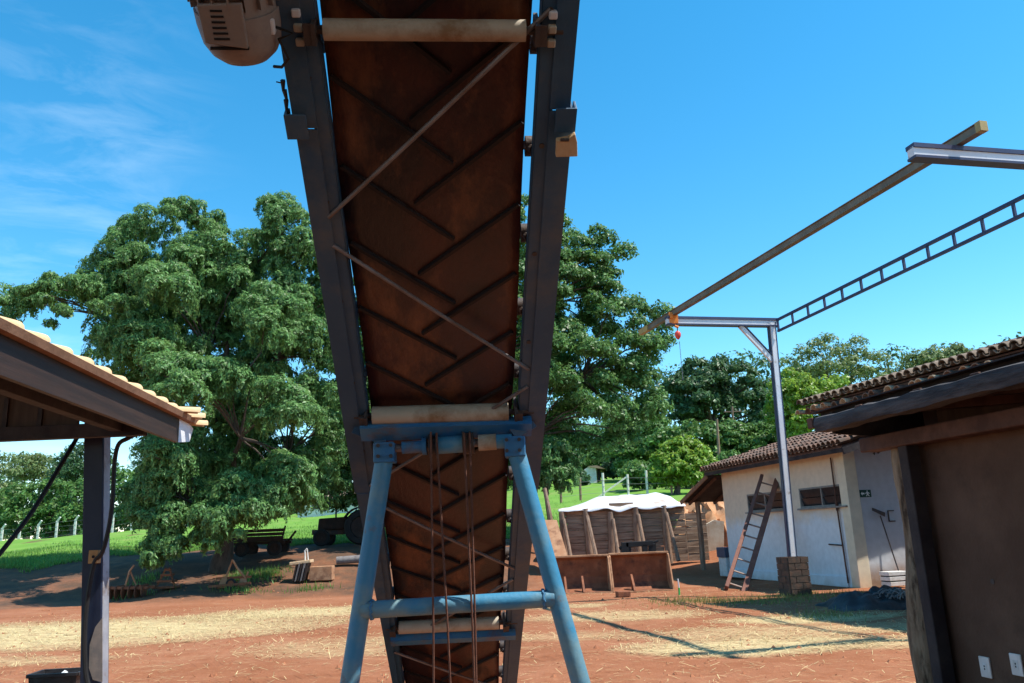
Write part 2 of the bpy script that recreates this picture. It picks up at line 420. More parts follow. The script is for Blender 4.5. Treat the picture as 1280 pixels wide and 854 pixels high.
# ------------------------------------------------------------------ mesh builder
ORG = {}
def org(o):
    v = Vector((0, 0, 0))
    while o:
        v += o.location
        o = o.parent
    return v
class MB:
    def __init__(s):
        s.v = []; s.f = []
    def add(s, vs_, fs):
        k = len(s.v)
        s.v += [tuple(p) for p in vs_]
        s.f += [tuple(i + k for i in f) for f in fs]
        return s
    def hexa(s, p):   # 8 points: bottom 4 ccw, top 4 ccw
        return s.add(p, [(3, 2, 1, 0), (4, 5, 6, 7), (0, 1, 5, 4), (1, 2, 6, 5), (2, 3, 7, 6), (3, 0, 4, 7)])
    def box(s, c, ax, ay, az):   # centre and three half vectors
        c = Vector(c); ax = Vector(ax); ay = Vector(ay); az = Vector(az)
        if ax.cross(ay).dot(az) < 0: ay = -ay
        return s.hexa([c - ax - ay - az, c + ax - ay - az, c + ax + ay - az, c - ax + ay - az, c - ax - ay + az, c + ax - ay + az, c + ax + ay + az, c - ax + ay + az])
    def bar(s, p, q, w, h, up=(0, 0, 1)):   # square bar p->q, width w across, height h along up
        p = Vector(p); q = Vector(q); d = q - p; l = d.length; d /= l
        up = Vector(up); up = (up - d * up.dot(d)).normalized(); sd_ = d.cross(up)
        return s.box((p + q) / 2, d * l / 2, sd_ * w / 2, up * h / 2)
    def tube(s, pts, r, n=10, cap=True, wob=0.0, seed=0):
        pts = [Vector(p) for p in pts]
        rs = r if isinstance(r, (list, tuple)) else [r] * len(pts)
        rr = random.Random(seed)
        d0 = (pts[1] - pts[0]).normalized()
        a = d0.orthogonal().normalized()
        vs_ = []
        for i, p in enumerate(pts):
            d = (pts[min(i + 1, len(pts) - 1)] - pts[max(i - 1, 0)]).normalized()
            a = (a - d * a.dot(d)).normalized(); b = d.cross(a)
            for k in range(n):
                t = 2 * math.pi * k / n
                q = rs[i] * (1 + wob * (rr.random() - .5) * 2)
                vs_.append(p + (a * math.cos(t) + b * math.sin(t)) * q)
        fs = []
        for i in range(len(pts) - 1):
            for k in range(n):
                k2 = (k + 1) % n
                fs.append((i * n + k, i * n + k2, (i + 1) * n + k2, (i + 1) * n + k))
        if cap:
            fs.append(tuple(range(n - 1, -1, -1))); e = (len(pts) - 1) * n
            fs.append(tuple(range(e, e + n)))
        return s.add(vs_, fs)
    def prism(s, poly, ex):   # planar polygon extruded along ex
        poly = [Vector(p) for p in poly]; ex = Vector(ex); n = len(poly)
        nrm = Vector((0, 0, 0))
        for i in range(n): nrm += poly[i].cross(poly[(i + 1) % n])
        if nrm.dot(ex) < 0: poly.reverse()
        return s.add(poly + [p + ex for p in poly], [tuple(range(n - 1, -1, -1)), tuple(range(n, 2 * n))] + [(i, (i + 1) % n, (i + 1) % n + n, i + n) for i in range(n)])
    def grid(s, P):   # P[i][j]
        a = len(P); b = len(P[0])
        return s.add([p for row in P for p in row], [(i * b + j, (i + 1) * b + j, (i + 1) * b + j + 1, i * b + j + 1) for i in range(a - 1) for j in range(b - 1)])
    def build(s, name, mt, parent=None, smooth=False, bevel=0, loc=None, sharp=35):
        o0 = org(parent) if parent else Vector(loc or (0, 0, 0))
        me = bpy.data.meshes.new(name)
        me.from_pydata([(p[0] - o0.x, p[1] - o0.y, p[2] - o0.z) for p in s.v], [], s.f)
        me.materials.append(mt)
        if smooth:
            me.polygons.foreach_set('use_smooth', [True] * len(me.polygons))
            me.set_sharp_from_angle(angle=math.radians(sharp))
        me.update()
        o = bpy.data.objects.new(name, me); COL.objects.link(o)
        if parent: o.parent = parent
        else: o.location = o0
        if bevel:
            b = o.modifiers.new('bevel', 'BEVEL'); b.width = bevel; b.segments = 2; b.limit_method = 'ANGLE'; b.angle_limit = math.radians(40)
        return o
def np_mesh(name, V, mt, parent=None, nper=4, loc=None):   # N faces of nper own vertices each
    o0 = org(parent) if parent else Vector(loc or (0, 0, 0))
    V = V.reshape(-1, 3) - np.array(o0)
    nv = len(V); nf = nv // nper
    me = bpy.data.meshes.new(name)
    me.vertices.add(nv); me.vertices.foreach_set('co', V.astype(np.float32).ravel())
    me.loops.add(nv); me.loops.foreach_set('vertex_index', np.arange(nv, dtype=np.int32))
    me.polygons.add(nf)
    me.polygons.foreach_set('loop_start', np.arange(0, nv, nper, dtype=np.int32))
    me.polygons.foreach_set('loop_total', np.full(nf, nper, dtype=np.int32))
    me.update(calc_edges=True)
    me.materials.append(mt)
    o = bpy.data.objects.new(name, me); COL.objects.link(o)
    if parent: o.parent = parent
    else: o.location = o0
    return o
def tag(o, label=None, cat=None, group=None, kind=None):
    if label: o['label'] = label
    if cat: o['category'] = cat
    if group: o['group'] = group
    if kind: o['kind'] = kind
    return o
def thing(name, loc, label, cat, group=None):
    o = bpy.data.objects.new(name, None); COL.objects.link(o); o.location = loc; o.empty_display_size = .2
    return tag(o, label, cat, group)
def inst(o, mat4, parent):   # another object on the same mesh, placed by a world matrix
    c = o.copy(); COL.objects.link(c); c.parent = parent
    mm = mat4.copy(); mm.translation = mm.translation - org(parent)
    c.matrix_local = mm
    return c

# ------------------------------------------------------------------ SETTING: ground, pasture
def ground():
    xs = np.concatenate([np.linspace(-900, -60, 22), np.linspace(-56, -12, 45), np.linspace(-11.6, 12, 119), np.linspace(13, 56, 44), np.linspace(60, 900, 22)])
    ys = np.concatenate([np.linspace(-60, -4, 15), np.linspace(-3, 36, 196), np.linspace(37, 140, 104), np.linspace(150, 1800, 34)])
    X, Y = np.meshgrid(xs, ys, indexing='ij')
    Z = hgt(X, Y)
    Z = np.where(Y > 140, hgt(X, np.minimum(Y, 140)) + (Y - 140) * .004, Z)
    # clods, wheel ruts
    j = np.sin(X * 5.1 + np.sin(Y * 3.3)) * np.sin(Y * 4.7 + np.sin(X * 2.9))
    Z += .012 * j * (Y < 40) * (Y > -3)
    V = np.stack([X, Y, Z], -1).reshape(-1, 3)
    a, b = X.shape
    me = bpy.data.meshes.new('ground')
    idx = np.arange(a * b).reshape(a, b)
    F = np.stack([idx[:-1, :-1], idx[1:, :-1], idx[1:, 1:], idx[:-1, 1:]], -1).reshape(-1, 4)
    me.from_pydata(V.tolist(), [], F.tolist())
    me.polygons.foreach_set('use_smooth', [True] * len(me.polygons))
    x = V[:, 0]; y = V[:, 1]
    sm = np.zeros(len(V))
    for cx, cy, rx, ry, s in STRAW:
        d = ((x - cx) / rx) ** 2 + ((y - cy) / ry) ** 2
        sm = np.maximum(sm, s * np.clip(1.35 - d, 0, 1))
    at_ = me.attributes.new('strawmask', 'FLOAT', 'POINT'); at_.data.foreach_set('value', sm.astype(np.float32))
    bm = sstep((y - 23.0 + .5 * np.sin(x * 1.1)) / 2.5) * sstep((1.5 - x) / 2.5)
    at2 = me.attributes.new('bankmask', 'FLOAT', 'POINT'); at2.data.foreach_set('value', bm.astype(np.float32))
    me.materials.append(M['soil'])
    o = bpy.data.objects.new('ground', me); COL.objects.link(o)
    tag(o, kind='structure')
STRAW = [(-9.5, 16.0, 5.5, 2.6, 1.0), (-4.8, 18.6, 2.6, 1.3, .9), (-9, 12.2, 3, .6, .45), (-2.2, 12.5, 1.8, 1.2, .35), (2.9, 10.9, 1.6, .8, .95), (4.6, 13.6, 1.5, .55, .95), (1.7, 15.2, 1.6, .9, .55), (5.3, 10.6, 1.6, .6, .7), (.9, 17.6, 1.0, .5, .6), (4.0, 12.2, 2.5, .7, .5), (.7, 12.6, 1.2, .5, .3)]
ground()
def pasture():
    xs = np.concatenate([np.linspace(-110, -22, 70), np.linspace(-21.5, 14, 150), np.linspace(15, 90, 50)])
    vv = np.concatenate([np.linspace(0, 10, 60), np.linspace(10.5, 120, 120)])
    X, V = np.meshgrid(xs, vv, indexing='ij')
    y0 = 30.2 + .5 * np.sin(X * .8) + .35 * np.sin(X * 2.3 + 1) + .2 * np.sin(X * 5.1) + 3.4 * sstep((X + 19) / 8) - .8 * sstep((X + 3) / 5)
    Y = y0 + V
    Z = hgt(X, Y) + .03 - .10 * np.exp(-V / .25)
    mb = MB()
    a, b = X.shape
    P = np.stack([X, Y, Z], -1)
    mb.v = [tuple(p) for p in P.reshape(-1, 3).tolist()]
    idx = np.arange(a * b).reshape(a, b)
    mb.f = [tuple(f) for f in np.stack([idx[:-1, :-1], idx[1:, :-1], idx[1:, 1:], idx[:-1, 1:]], -1).reshape(-1, 4).tolist()]
    o = mb.build('pasture', M['pasture'], smooth=True)
    tag(o, kind='structure')
pasture()

# ------------------------------------------------------------------ CONVEYOR
CO = Vector((-.31104, 3.3834, 2.0097))
CA = Vector((.06326, -.83105, .55259)).normalized()
CU = Vector((.99712, .0759, 0)).normalized()
CN = CU.cross(CA).normalized()
if CN.z > 0: CN = -CN
def cv(s, t, h=0.0):
    return CO + CA * s + CU * t + CN * h
def conveyor():
    foot = CO + CA * (-CO.z / CA.z)
    R_ = thing('belt_conveyor', (foot.x, foot.y, 0), 'inclined chevron belt conveyor on sky blue pipe legs in the middle of the yard', 'conveyor')
    S0, S1 = -3.35, 3.1
    # belts
    def run(name, h0, h1, tw):
        P = []
        ss = np.linspace(S0, S1, 90)
        for s in ss:
            row = []
            for t in np.linspace(-tw, tw, 13):
                sag = .012 * math.cos((s - .056) / 1.72 * math.pi * 2 + math.pi) + .006 * math.sin(s * 7 + t * 5) * abs(t)
                row.append(cv(s, t + .004 * math.sin(s * 4), h0 + sag))
            P.append(row)
        mb = MB(); mb.grid(P)
        o = mb.build(name, M['rubber'], R_, smooth=True)
        so = o.modifiers.new('thick', 'SOLIDIFY'); so.thickness = h1; so.offset = 0
        return o
    ret = run('return_belt', 0.0, .012, .297)
    car = run('carrying_belt', -.30, .012, .29)
    # chevron cleats on the visible (outer) face of the return belt
    def cleat(s, t0, t1, ds, ln):
        mb = MB(); n = 6
        p = [cv(s + ds * k / n, t0 + (t1 - t0) * k / n, .016 + .012 * math.cos((s + ds * k / n - .056) / 1.72 * math.pi * 2 + math.pi)) for k in range(n + 1)]
        d = (p[-1] - p[0]).normalized(); w = CN.cross(d).normalized()
        sec = lambda q, f: [q + w * .010 * f - CN * .016, q + w * .006 * f + CN * .006, q - w * .006 * f + CN * .006, q - w * .010 * f - CN * .016]
        rows = [sec(q, .8 if k in (0, n) else 1) for k, q in enumerate(p)]
        mb.add([v for r in rows for v in r], [(k * 4 + j, k * 4 + (j + 1) % 4, k * 4 + 4 + (j + 1) % 4, k * 4 + 4 + j) for k in range(n) for j in range(4)] + [(0, 3, 2, 1), (n * 4, n * 4 + 1, n * 4 + 2, n * 4 + 3)])
        return mb.build('cleat', M['cleat'], ret)
    s = 1.21 + .295 * 6
    while s > S0 + .35:
        cleat(s, -.29, .064, -.285, 0)
        if s - .145 < S1 - .05: cleat(s - .145, .285, -.062, -.292, 0)
        s -= .295
    # stringers (rails): outer channel and inner angle, three sections each side
    def chan(name, s0, s1, t_in, t_out, hb, depth, thick=.006, dirn=1):
        mb = MB()
        t0, t1 = sorted((t_in, t_out))
        mb.box(cv((s0 + s1) / 2, (t0 + t1) / 2, hb), CA * (s1 - s0) / 2, CU * (t1 - t0) / 2, CN * thick / 2)
        tw = t_out + (-thick / 2 - .0005 if t_out > t_in else thick / 2 + .0005)
        mb.box(cv((s0 + s1) / 2, tw, hb - depth / 2 - thick / 2 - .0005), CA * (s1 - s0) / 2, CU * thick / 2, CN * depth / 2)
        return mb.build(name, M['steel_blue'], R_)
    def taper(sg):
        # lower section: the channel narrows towards the foot
        mb = MB()
        ta, tb = (.400, .352) if sg < 0 else (.432, .404)
        ti = .335 if sg < 0 else .352
        h0, h1 = .0555, .0615
        A_ = cv(-.455, sg * ti, h0), cv(-.455, sg * ta, h0), cv(S0, sg * tb, h0), cv(S0, sg * (ti - .004), h0)
        B_ = [p + CN * (h1 - h0) for p in A_]
        mb.prism(list(A_), CN * (h1 - h0))
        w = [cv(-.455, sg * ta, h0 - .001), cv(S0, sg * tb, h0 - .001), cv(S0, sg * tb, h0 - .14), cv(-.455, sg * ta, h0 - .16)]
        mb.prism(w, -CU * sg * .006)
        mb.build('stringer', M['steel_blue'], R_)
    chan('stringer', 1.365, S1, -.340, -.408, .0585, .17)
    chan('stringer', -.45, 1.36, -.340, -.406, .0585, .17)
    taper(-1)
    chan('stringer', 1.425, S1, .362, .424, .0585, .16)
    chan('stringer', -.45, 1.42, .362, .436, .0585, .17)
    taper(1)
    # inner angle bars
    def angle(s0, s1, t0, t1, hb):
        mb = MB()
        mb.box(cv((s0 + s1) / 2, (t0 + t1) / 2, hb), CA * (s1 - s0) / 2, CU * (t1 - t0) / 2, CN * .003)
        te = t0 if t0 > 0 else t1
        mb.box(cv((s0 + s1) / 2, te, hb - .034), CA * (s1 - s0) / 2, CU * .003, CN * .03)
        return mb.build('angle_bar', M['steel_blue'], R_)
    angle(-.45, S1 - .02, -.350, -.306, .052); angle(S0 + .02, -.46, -.345, -.306, .050)
    angle(-.45, S1 - .02, .324, .371, .052); angle(S0 + .02, -.46, .326, .360, .050)
    # bolts along the rails
    for k, s in enumerate(np.arange(-3.0, 2.9, .42)):
        for sg in (-1, 1):
            if s > -.45:
                mb = MB(); c = cv(s + .1 * sg, sg * .345, .048); mb.tube([c, c + CN * .010], .009, 6)
                mb.build('bolt', M['iron'], R_)
    # splice sleeves
    for sg, sc in ((-1, 1.38), (1, 1.40)):
        mb = MB(); mb.box(cv(sc, sg * (.395 if sg < 0 else .408), .082), CA * .040, CU * .030, CN * .004)
        mb.box(cv(sc, sg * (.425 if sg < 0 else .438), .060), CA * .040, CU * .004, CN * .026)
        mb.build('splice_plate', M['steel_blue'], R_, bevel=.002)
    mb = MB()
    c = cv(1.335, .412, .094)
    mb.prism([c - CU * .028 - CA * .042, c + CU * .040 - CA * .040, c + CU * .034 + CA * .010, c + CU * .026 + CA * .036, c + CU * .006 + CA * .022, c - CU * .030 + CA * .014], CN * .022)
    o = mb.build('packing_block', M['clay'], R_, bevel=.003)
    mb = MB(); q = c + CN * .021 + CA * .018; mb.tube([q - CU * .018, q + CU * .008], .005, 6); mb.build('bolt', M['iron'], o)
    # return rollers with brackets
    for s, ra in ((1.66, .030), (.060, .038), (-1.724, .036)):
        mb = MB(); mb.tube([cv(s, -.285, .052), cv(s, .278, .052)], ra, 20)
        r_ = mb.build('return_roller', M['roller'], R_, smooth=True)
        mb = MB(); mb.tube([cv(s, -.36, .052), cv(s, .385, .052)], .012, 10); mb.build('axle', M['iron'], r_, smooth=True)
        for sg in (-1, 1):
            mb = MB(); mb.box(cv(s, sg * .309, .045), CA * .03, CU * .006, CN * .05); mb.box(cv(s, sg * .322, .088), CA * .03, CU * .014, CN * .004)
            mb.build('bracket', M['iron'], r_)
        mb = MB(); mb.tube([cv(s - .004, -.005, .052), cv(s + .004, -.005, .052)], .001, 6)
    # bent scrap strip under the middle roller
    mb = MB(); mb.box(cv(-.01, -.01, .075), CA * .013, CU * .275, CN * .004); mb.build('wear_strip', M['clay'], R_)
    # carrying idlers seen through the gaps: lumps at the belt edge
    for s in np.arange(-2.9, 2.8, .345):
        for sg in (-1, 1):
            mb = MB()
            mb.tube([cv(s, sg * .304, -.05), cv(s, sg * .335, -.05)], .034, 12)
            mb.tube([cv(s, sg * .300, -.06), cv(s + .01, sg * .326, -.012)], .014, 8)
            mb.build('idler_bracket', M['iron'], R_, smooth=True)
        mb = MB(); mb.tube([cv(s, -.30, -.26), cv(s, .30, -.26)], .03, 10); mb.build('carrying_roller', M['iron'], R_, smooth=True)
    # cross channels
    for s, nm in ((.005, 1), (-1.80, 0)):
        mb = MB(); w = .040 if nm else .026
        mb.box(cv(s, .02, .105), CA * w, CU * .355, CN * .003)
        mb.box(cv(s + w - .003, .02, .083), CA * .003, CU * .355, CN * .018)
        mb.box(cv(s - w + .003, .02, .083), CA * .003, CU * .355, CN * .018)
        mb.build('cross_channel', M['blue'], R_)
    # bracing rods in zigzag
    for (a, b) in (((1.723, .345), (1.043, -.345)), ((.93, -.345), (.314, .352)), ((.217, .352), (-.40, -.335)), ((-.52, -.335), (-1.148, .345)), ((-1.251, .345), (-1.92, -.33)), ((-2.0, -.33), (-2.6, .345)), ((2.5, -.345), (1.80, .345))):
        mb = MB(); mb.tube([cv(a[0], a[1], .058), cv((a[0] + b[0]) / 2, (a[1] + b[1]) / 2, .064), cv(b[0], b[1], .058)], .0075, 8)
        mb.build('brace_rod', M['rod'], R_, smooth=True)
    # head pulley, far beyond the top of the picture
    mb = MB(); mb.tube([cv(S1, -.30, -.15), cv(S1, .30, -.15)], .155, 32); mb.build('head_pulley', M['iron'], R_, smooth=True)
    mb = MB(); mb.tube([cv(S0, -.30, -.15), cv(S0, .30, -.15)], .155, 32); mb.build('tail_pulley', M['iron'], R_, smooth=True)
    for sg in (-1, 1):
        mb = MB(); mb.box(cv(S0 - .05, sg * .36, -.1), CA * .2, CU * .008, CN * .16); mb.build('tail_plate', M['steel_blue'], R_)
        mb = MB(); mb.bar(cv(S0 + .1, sg * .36, 0), Vector((cv(S0 + .1, sg * .36, 0).x, cv(S0 + .1, sg * .36, 0).y, 0)), .06, .06, (0, 1, 0)); mb.build('foot', M['steel_blue'], R_)
    # ---- A-frame
    YL = cv(-.05, 0, .16).y
    tl = at(483, 556, YL); tr = at(641, 549, YL)
    bl = at(437, 854, YL); br = at(726, 854, YL)
    def toground(p, q): return p + (q - p) * (p.z / (p.z - q.z))
    gl = toground(tl, bl); gr = toground(tr, br)
    for p, g in ((tl, gl), (tr, gr)):
        mb = MB(); mb.tube([p, g], .0375, 20); o = mb.build('leg', M['steel_light'], R_, smooth=True)
        mb = MB(); mb.box(Vector((g.x, g.y, .006)), (.09, 0, 0), (0, .09, 0), (0, 0, .006)); mb.build('foot_plate', M['iron'], o)
    # sleeve heads at the top of the legs
    for p, g in ((tl, gl), (tr, gr)):
        d = (g - p).normalized()
        mb = MB(); mb.box(p + d * .035 - Vector((0, 0.0, 0)), Vector((.043, 0, 0)), Vector((0, .043, 0)), Vector((0, 0, .042))); mb.build('leg_head', M['blue'], R_, bevel=.006)
    cl_ = at(452, 763, YL - .01); cr_ = at(693, 748, YL - .01)
    mb = MB(); mb.tube([cl_, cr_], .0335, 18); mb.build('cross_pipe', M['steel_light'], R_, smooth=True)
    for p_, q_ in ((cl_, cr_), (cr_, cl_)):
        d_ = (q_ - p_).normalized()
        mb = MB()
        a0 = d_.orthogonal().normalized(); b0_ = d_.cross(a0)
        ring = [p_ + d_ * (.042 + .004 * math.sin(k * 2.3)) + (a0 * math.cos(2 * math.pi * k / 22) + b0_ * math.sin(2 * math.pi * k / 22)) * .036 for k in range(23)]
        mb.tube(ring, [.004 + .0015 * (k % 2) for k in range(23)], 6); mb.build('weld_bead', M['blue'], R_, smooth=True)
    for p_ in (tl, tr):
        for dx in (-.026, .026):
            for dz in (-.022, .022):
                mb = MB(); c_ = p_ + Vector((dx, -.048, dz - .03)); mb.tube([c_, c_ + Vector((0, -.008, 0))], .008, 6); mb.build('bolt', M['iron'], R_)
    # winch shaft, sleeve pieces and pulleys between the leg heads
    x0 = at(500, 560, YL); x1 = at(640, 551, YL); ax = (x1 - x0)
    def seg(name, a, b, r, mt, n=18):
        mb = MB(); mb.tube([x0 + ax * a, x0 + ax * b], r, n); return mb.build(name, mt, R_, smooth=True)
    seg('winch_shaft', -.05, 1.05, .017, M['rod'])
    seg('shaft_sleeve', .02, .20, .026, M['blue']); seg('shaft_collar', .20, .24, .036, M['blue'])
    seg('winch_drum', .34, .56, .036, M['steel_light']); seg('shaft_sleeve', .70, .86, .034, M['roller']); seg('shaft_sleeve', .86, 1.0, .030, M['steel_light'])
    seg('bearing', .56, .66, .045, M['iron'])
    for a in (.255, .31, .60, .66):
        pass
    for a in (.30, .60):
        p = x0 + ax * a; d = ax.normalized()
        mb = MB()
        for k in (-1, 1):
            mb.tube([p + d * (k * .014 - .003), p + d * (k * .014 + .003)], .052, 20)
        mb.tube([p - d * .014, p + d * .014], .036, 16)
        mb.build('pulley', M['iron'], R_, smooth=True)
    # hoist ropes
    def rope(xa, ya, xb, yb, Ya, r=.0045):
        a = at(xa, ya, Ya); b = at(xb, yb, Ya)
        g = a + (b - a) * ((a.z - .4) / (a.z - b.z))
        mid = (a + g) / 2 + Vector((.004, 0, 0))
        mb = MB(); mb.tube([a, mid, g], r, 6); mb.build('hoist_rope', M['rope'], R_, smooth=True)
    rope(538.5, 540, 541, 854, YL - .055); rope(545.5, 541, 562, 854, YL - .05); rope(580, 541, 592, 854, YL - .055); rope(587, 541, 594.5, 854, YL - .05)
    # fastening plates from leg heads up to the rails
    for p, t in ((tl, -.365), (tr, .385)):
        mb = MB(); mb.bar(p + Vector((0, 0, .02)), cv(.0, t, .06), .05, .012, (0, 1, 0)); mb.build('bracket_plate', M['steel_blue'], R_)
    # ---- drive motor on the left rail
    mc = hit(296, 33, cv(0, 0, .10), CN)
    sM = (mc - CO).dot(CA); tM = (mc - CO).dot(CU)
    prof = [(-.155, .0), (-.152, .035), (-.140, .066), (-.118, .090), (-.085, .106), (-.04, .112), (.0, .112), (.001, .106), (.05, .106), (.26, .106), (.261, .115), (.285, .115)]
    n = 28; mb = MB(); vs_ = []
    for (z, r) in prof:
        for k in range(n):
            t = 2 * math.pi * k / n
            vs_.append(cv(sM + z + .04, tM + math.cos(t) * max(r, .001), .06 + math.sin(t) * max(r, .001)))
    fs = [(i * n + k, i * n + (k + 1) % n, (i + 1) * n + (k + 1) % n, (i + 1) * n + k) for i in range(len(prof) - 1) for k in range(n)]
    fs.append(tuple(range((len(prof) - 1) * n, len(prof) * n)))
    mb.add(vs_, fs)
    mo = mb.build('drive_motor', M['motor'], R_, smooth=True, sharp=50)
    # cooling fins
    for k in range(18):
        t = 2 * math.pi * k / 18 + .1
        d = CU * math.cos(t) + CN * math.sin(t)
        mb = MB(); mb.bar(cv(sM + .06, tM, .06) + d * .113, cv(sM + .29, tM, .06) + d * .113, .004, .016, d); mb.build('fin', M['motor'], mo)
    # slotted cover plate facing down
    pc = cv(sM + .030, tM - .012, .06 + .104)
    mb = MB(); q = [pc - CU * .058 - CA * .045, pc + CU * .05 - CA * .06, pc + CU * .055 + CA * .06, pc - CU * .058 + CA * .055]
    mb.prism(q, CN * .016); o = mb.build('slotted_cover', M['motor'], mo, bevel=.004)
    for k in range(6):
        c = pc + CA * (-.032 + .0145 * k) - CU * .012 + CN * .0165
        mb = MB(); mb.box(c, CU * (.020 - .001 * k), CA * .0026, CN * .001); mb.build('slot', M['dark'], o)
    mb = MB(); mb.box(pc - CA * .062 + CU * .0 + CN * .004, CU * .05, CA * .003, CN * .004); mb.build('gasket', M['dark'], mo)
    mb = MB(); mb.box(pc + CA * .082 - CU * .03 + CN * .006, CU * .03, CA * .014, CN * .01); mb.build('name_plate', M['navy'], mo, bevel=.003)
    mb = MB(); mb.box(pc + CA * .09 + CU * .035 + CN * .006, CU * .026, CA * .009, CN * .008); mb.box(pc + CA * .075 + CU * .045 + CN * .012, CU * .018, CA * .004, CN * .006); mb.build('cable_clamp', M['white'], mo, bevel=.002)
    mb = MB(); mb.box(cv(sM + .005, tM + .085, .10), CA * .022, CU * .018, CN * .02); mb.build('terminal_box', M['galv'], mo, bevel=.006)
    mb = MB(); mb.box(cv(sM + .10, (tM - .42) / 2, .05), CA * .10, CU * (abs(tM + .42) / 2), CN * .008); mb.build('mounting_plate', M['iron'], R_)
    mb = MB()
    p0 = cv(sM + .0, tM + .10, .10)
    mb.tube([p0, p0 + CU * .05 - CA * .01 + CN * .02, cv(sM - .03, -.40, .11), cv(sM - .09, -.385, .10), cv(sM - .12, -.41, .085), cv(sM - .125, -.435, .07)], .0045, 6)
    mb.build('motor_lead', M['cable'], R_, smooth=True)
    # rag of frayed tape hanging on the rail edge
    mb = MB()
    c = cv(sM - .17, -.418, .06)
    for k in range(4):
        a = c - CA * .03 * k; mb.tube([a, a - CA * .035 + CU * .006 * (k % 2) - CU * .004], [.008, .004], 5)
    mb.tube([c - CA * .01, c - CA * .005 - CU * .02], .002, 4)
    mb.build('frayed_tape', M['cable'], R_)
    # grease blocks on the inner face beside the top roller
    for sg in (-1, 1):
        for k in range(3):
            mb = MB(); mb.box(cv(1.63 + .04 * k, sg * .352, .062), CA * .011, CU * .012, CN * .012); mb.build('bearing_lug', M['roller' if k != 2 else 'galv'], R_, bevel=.004)
    return R_
conveyor()

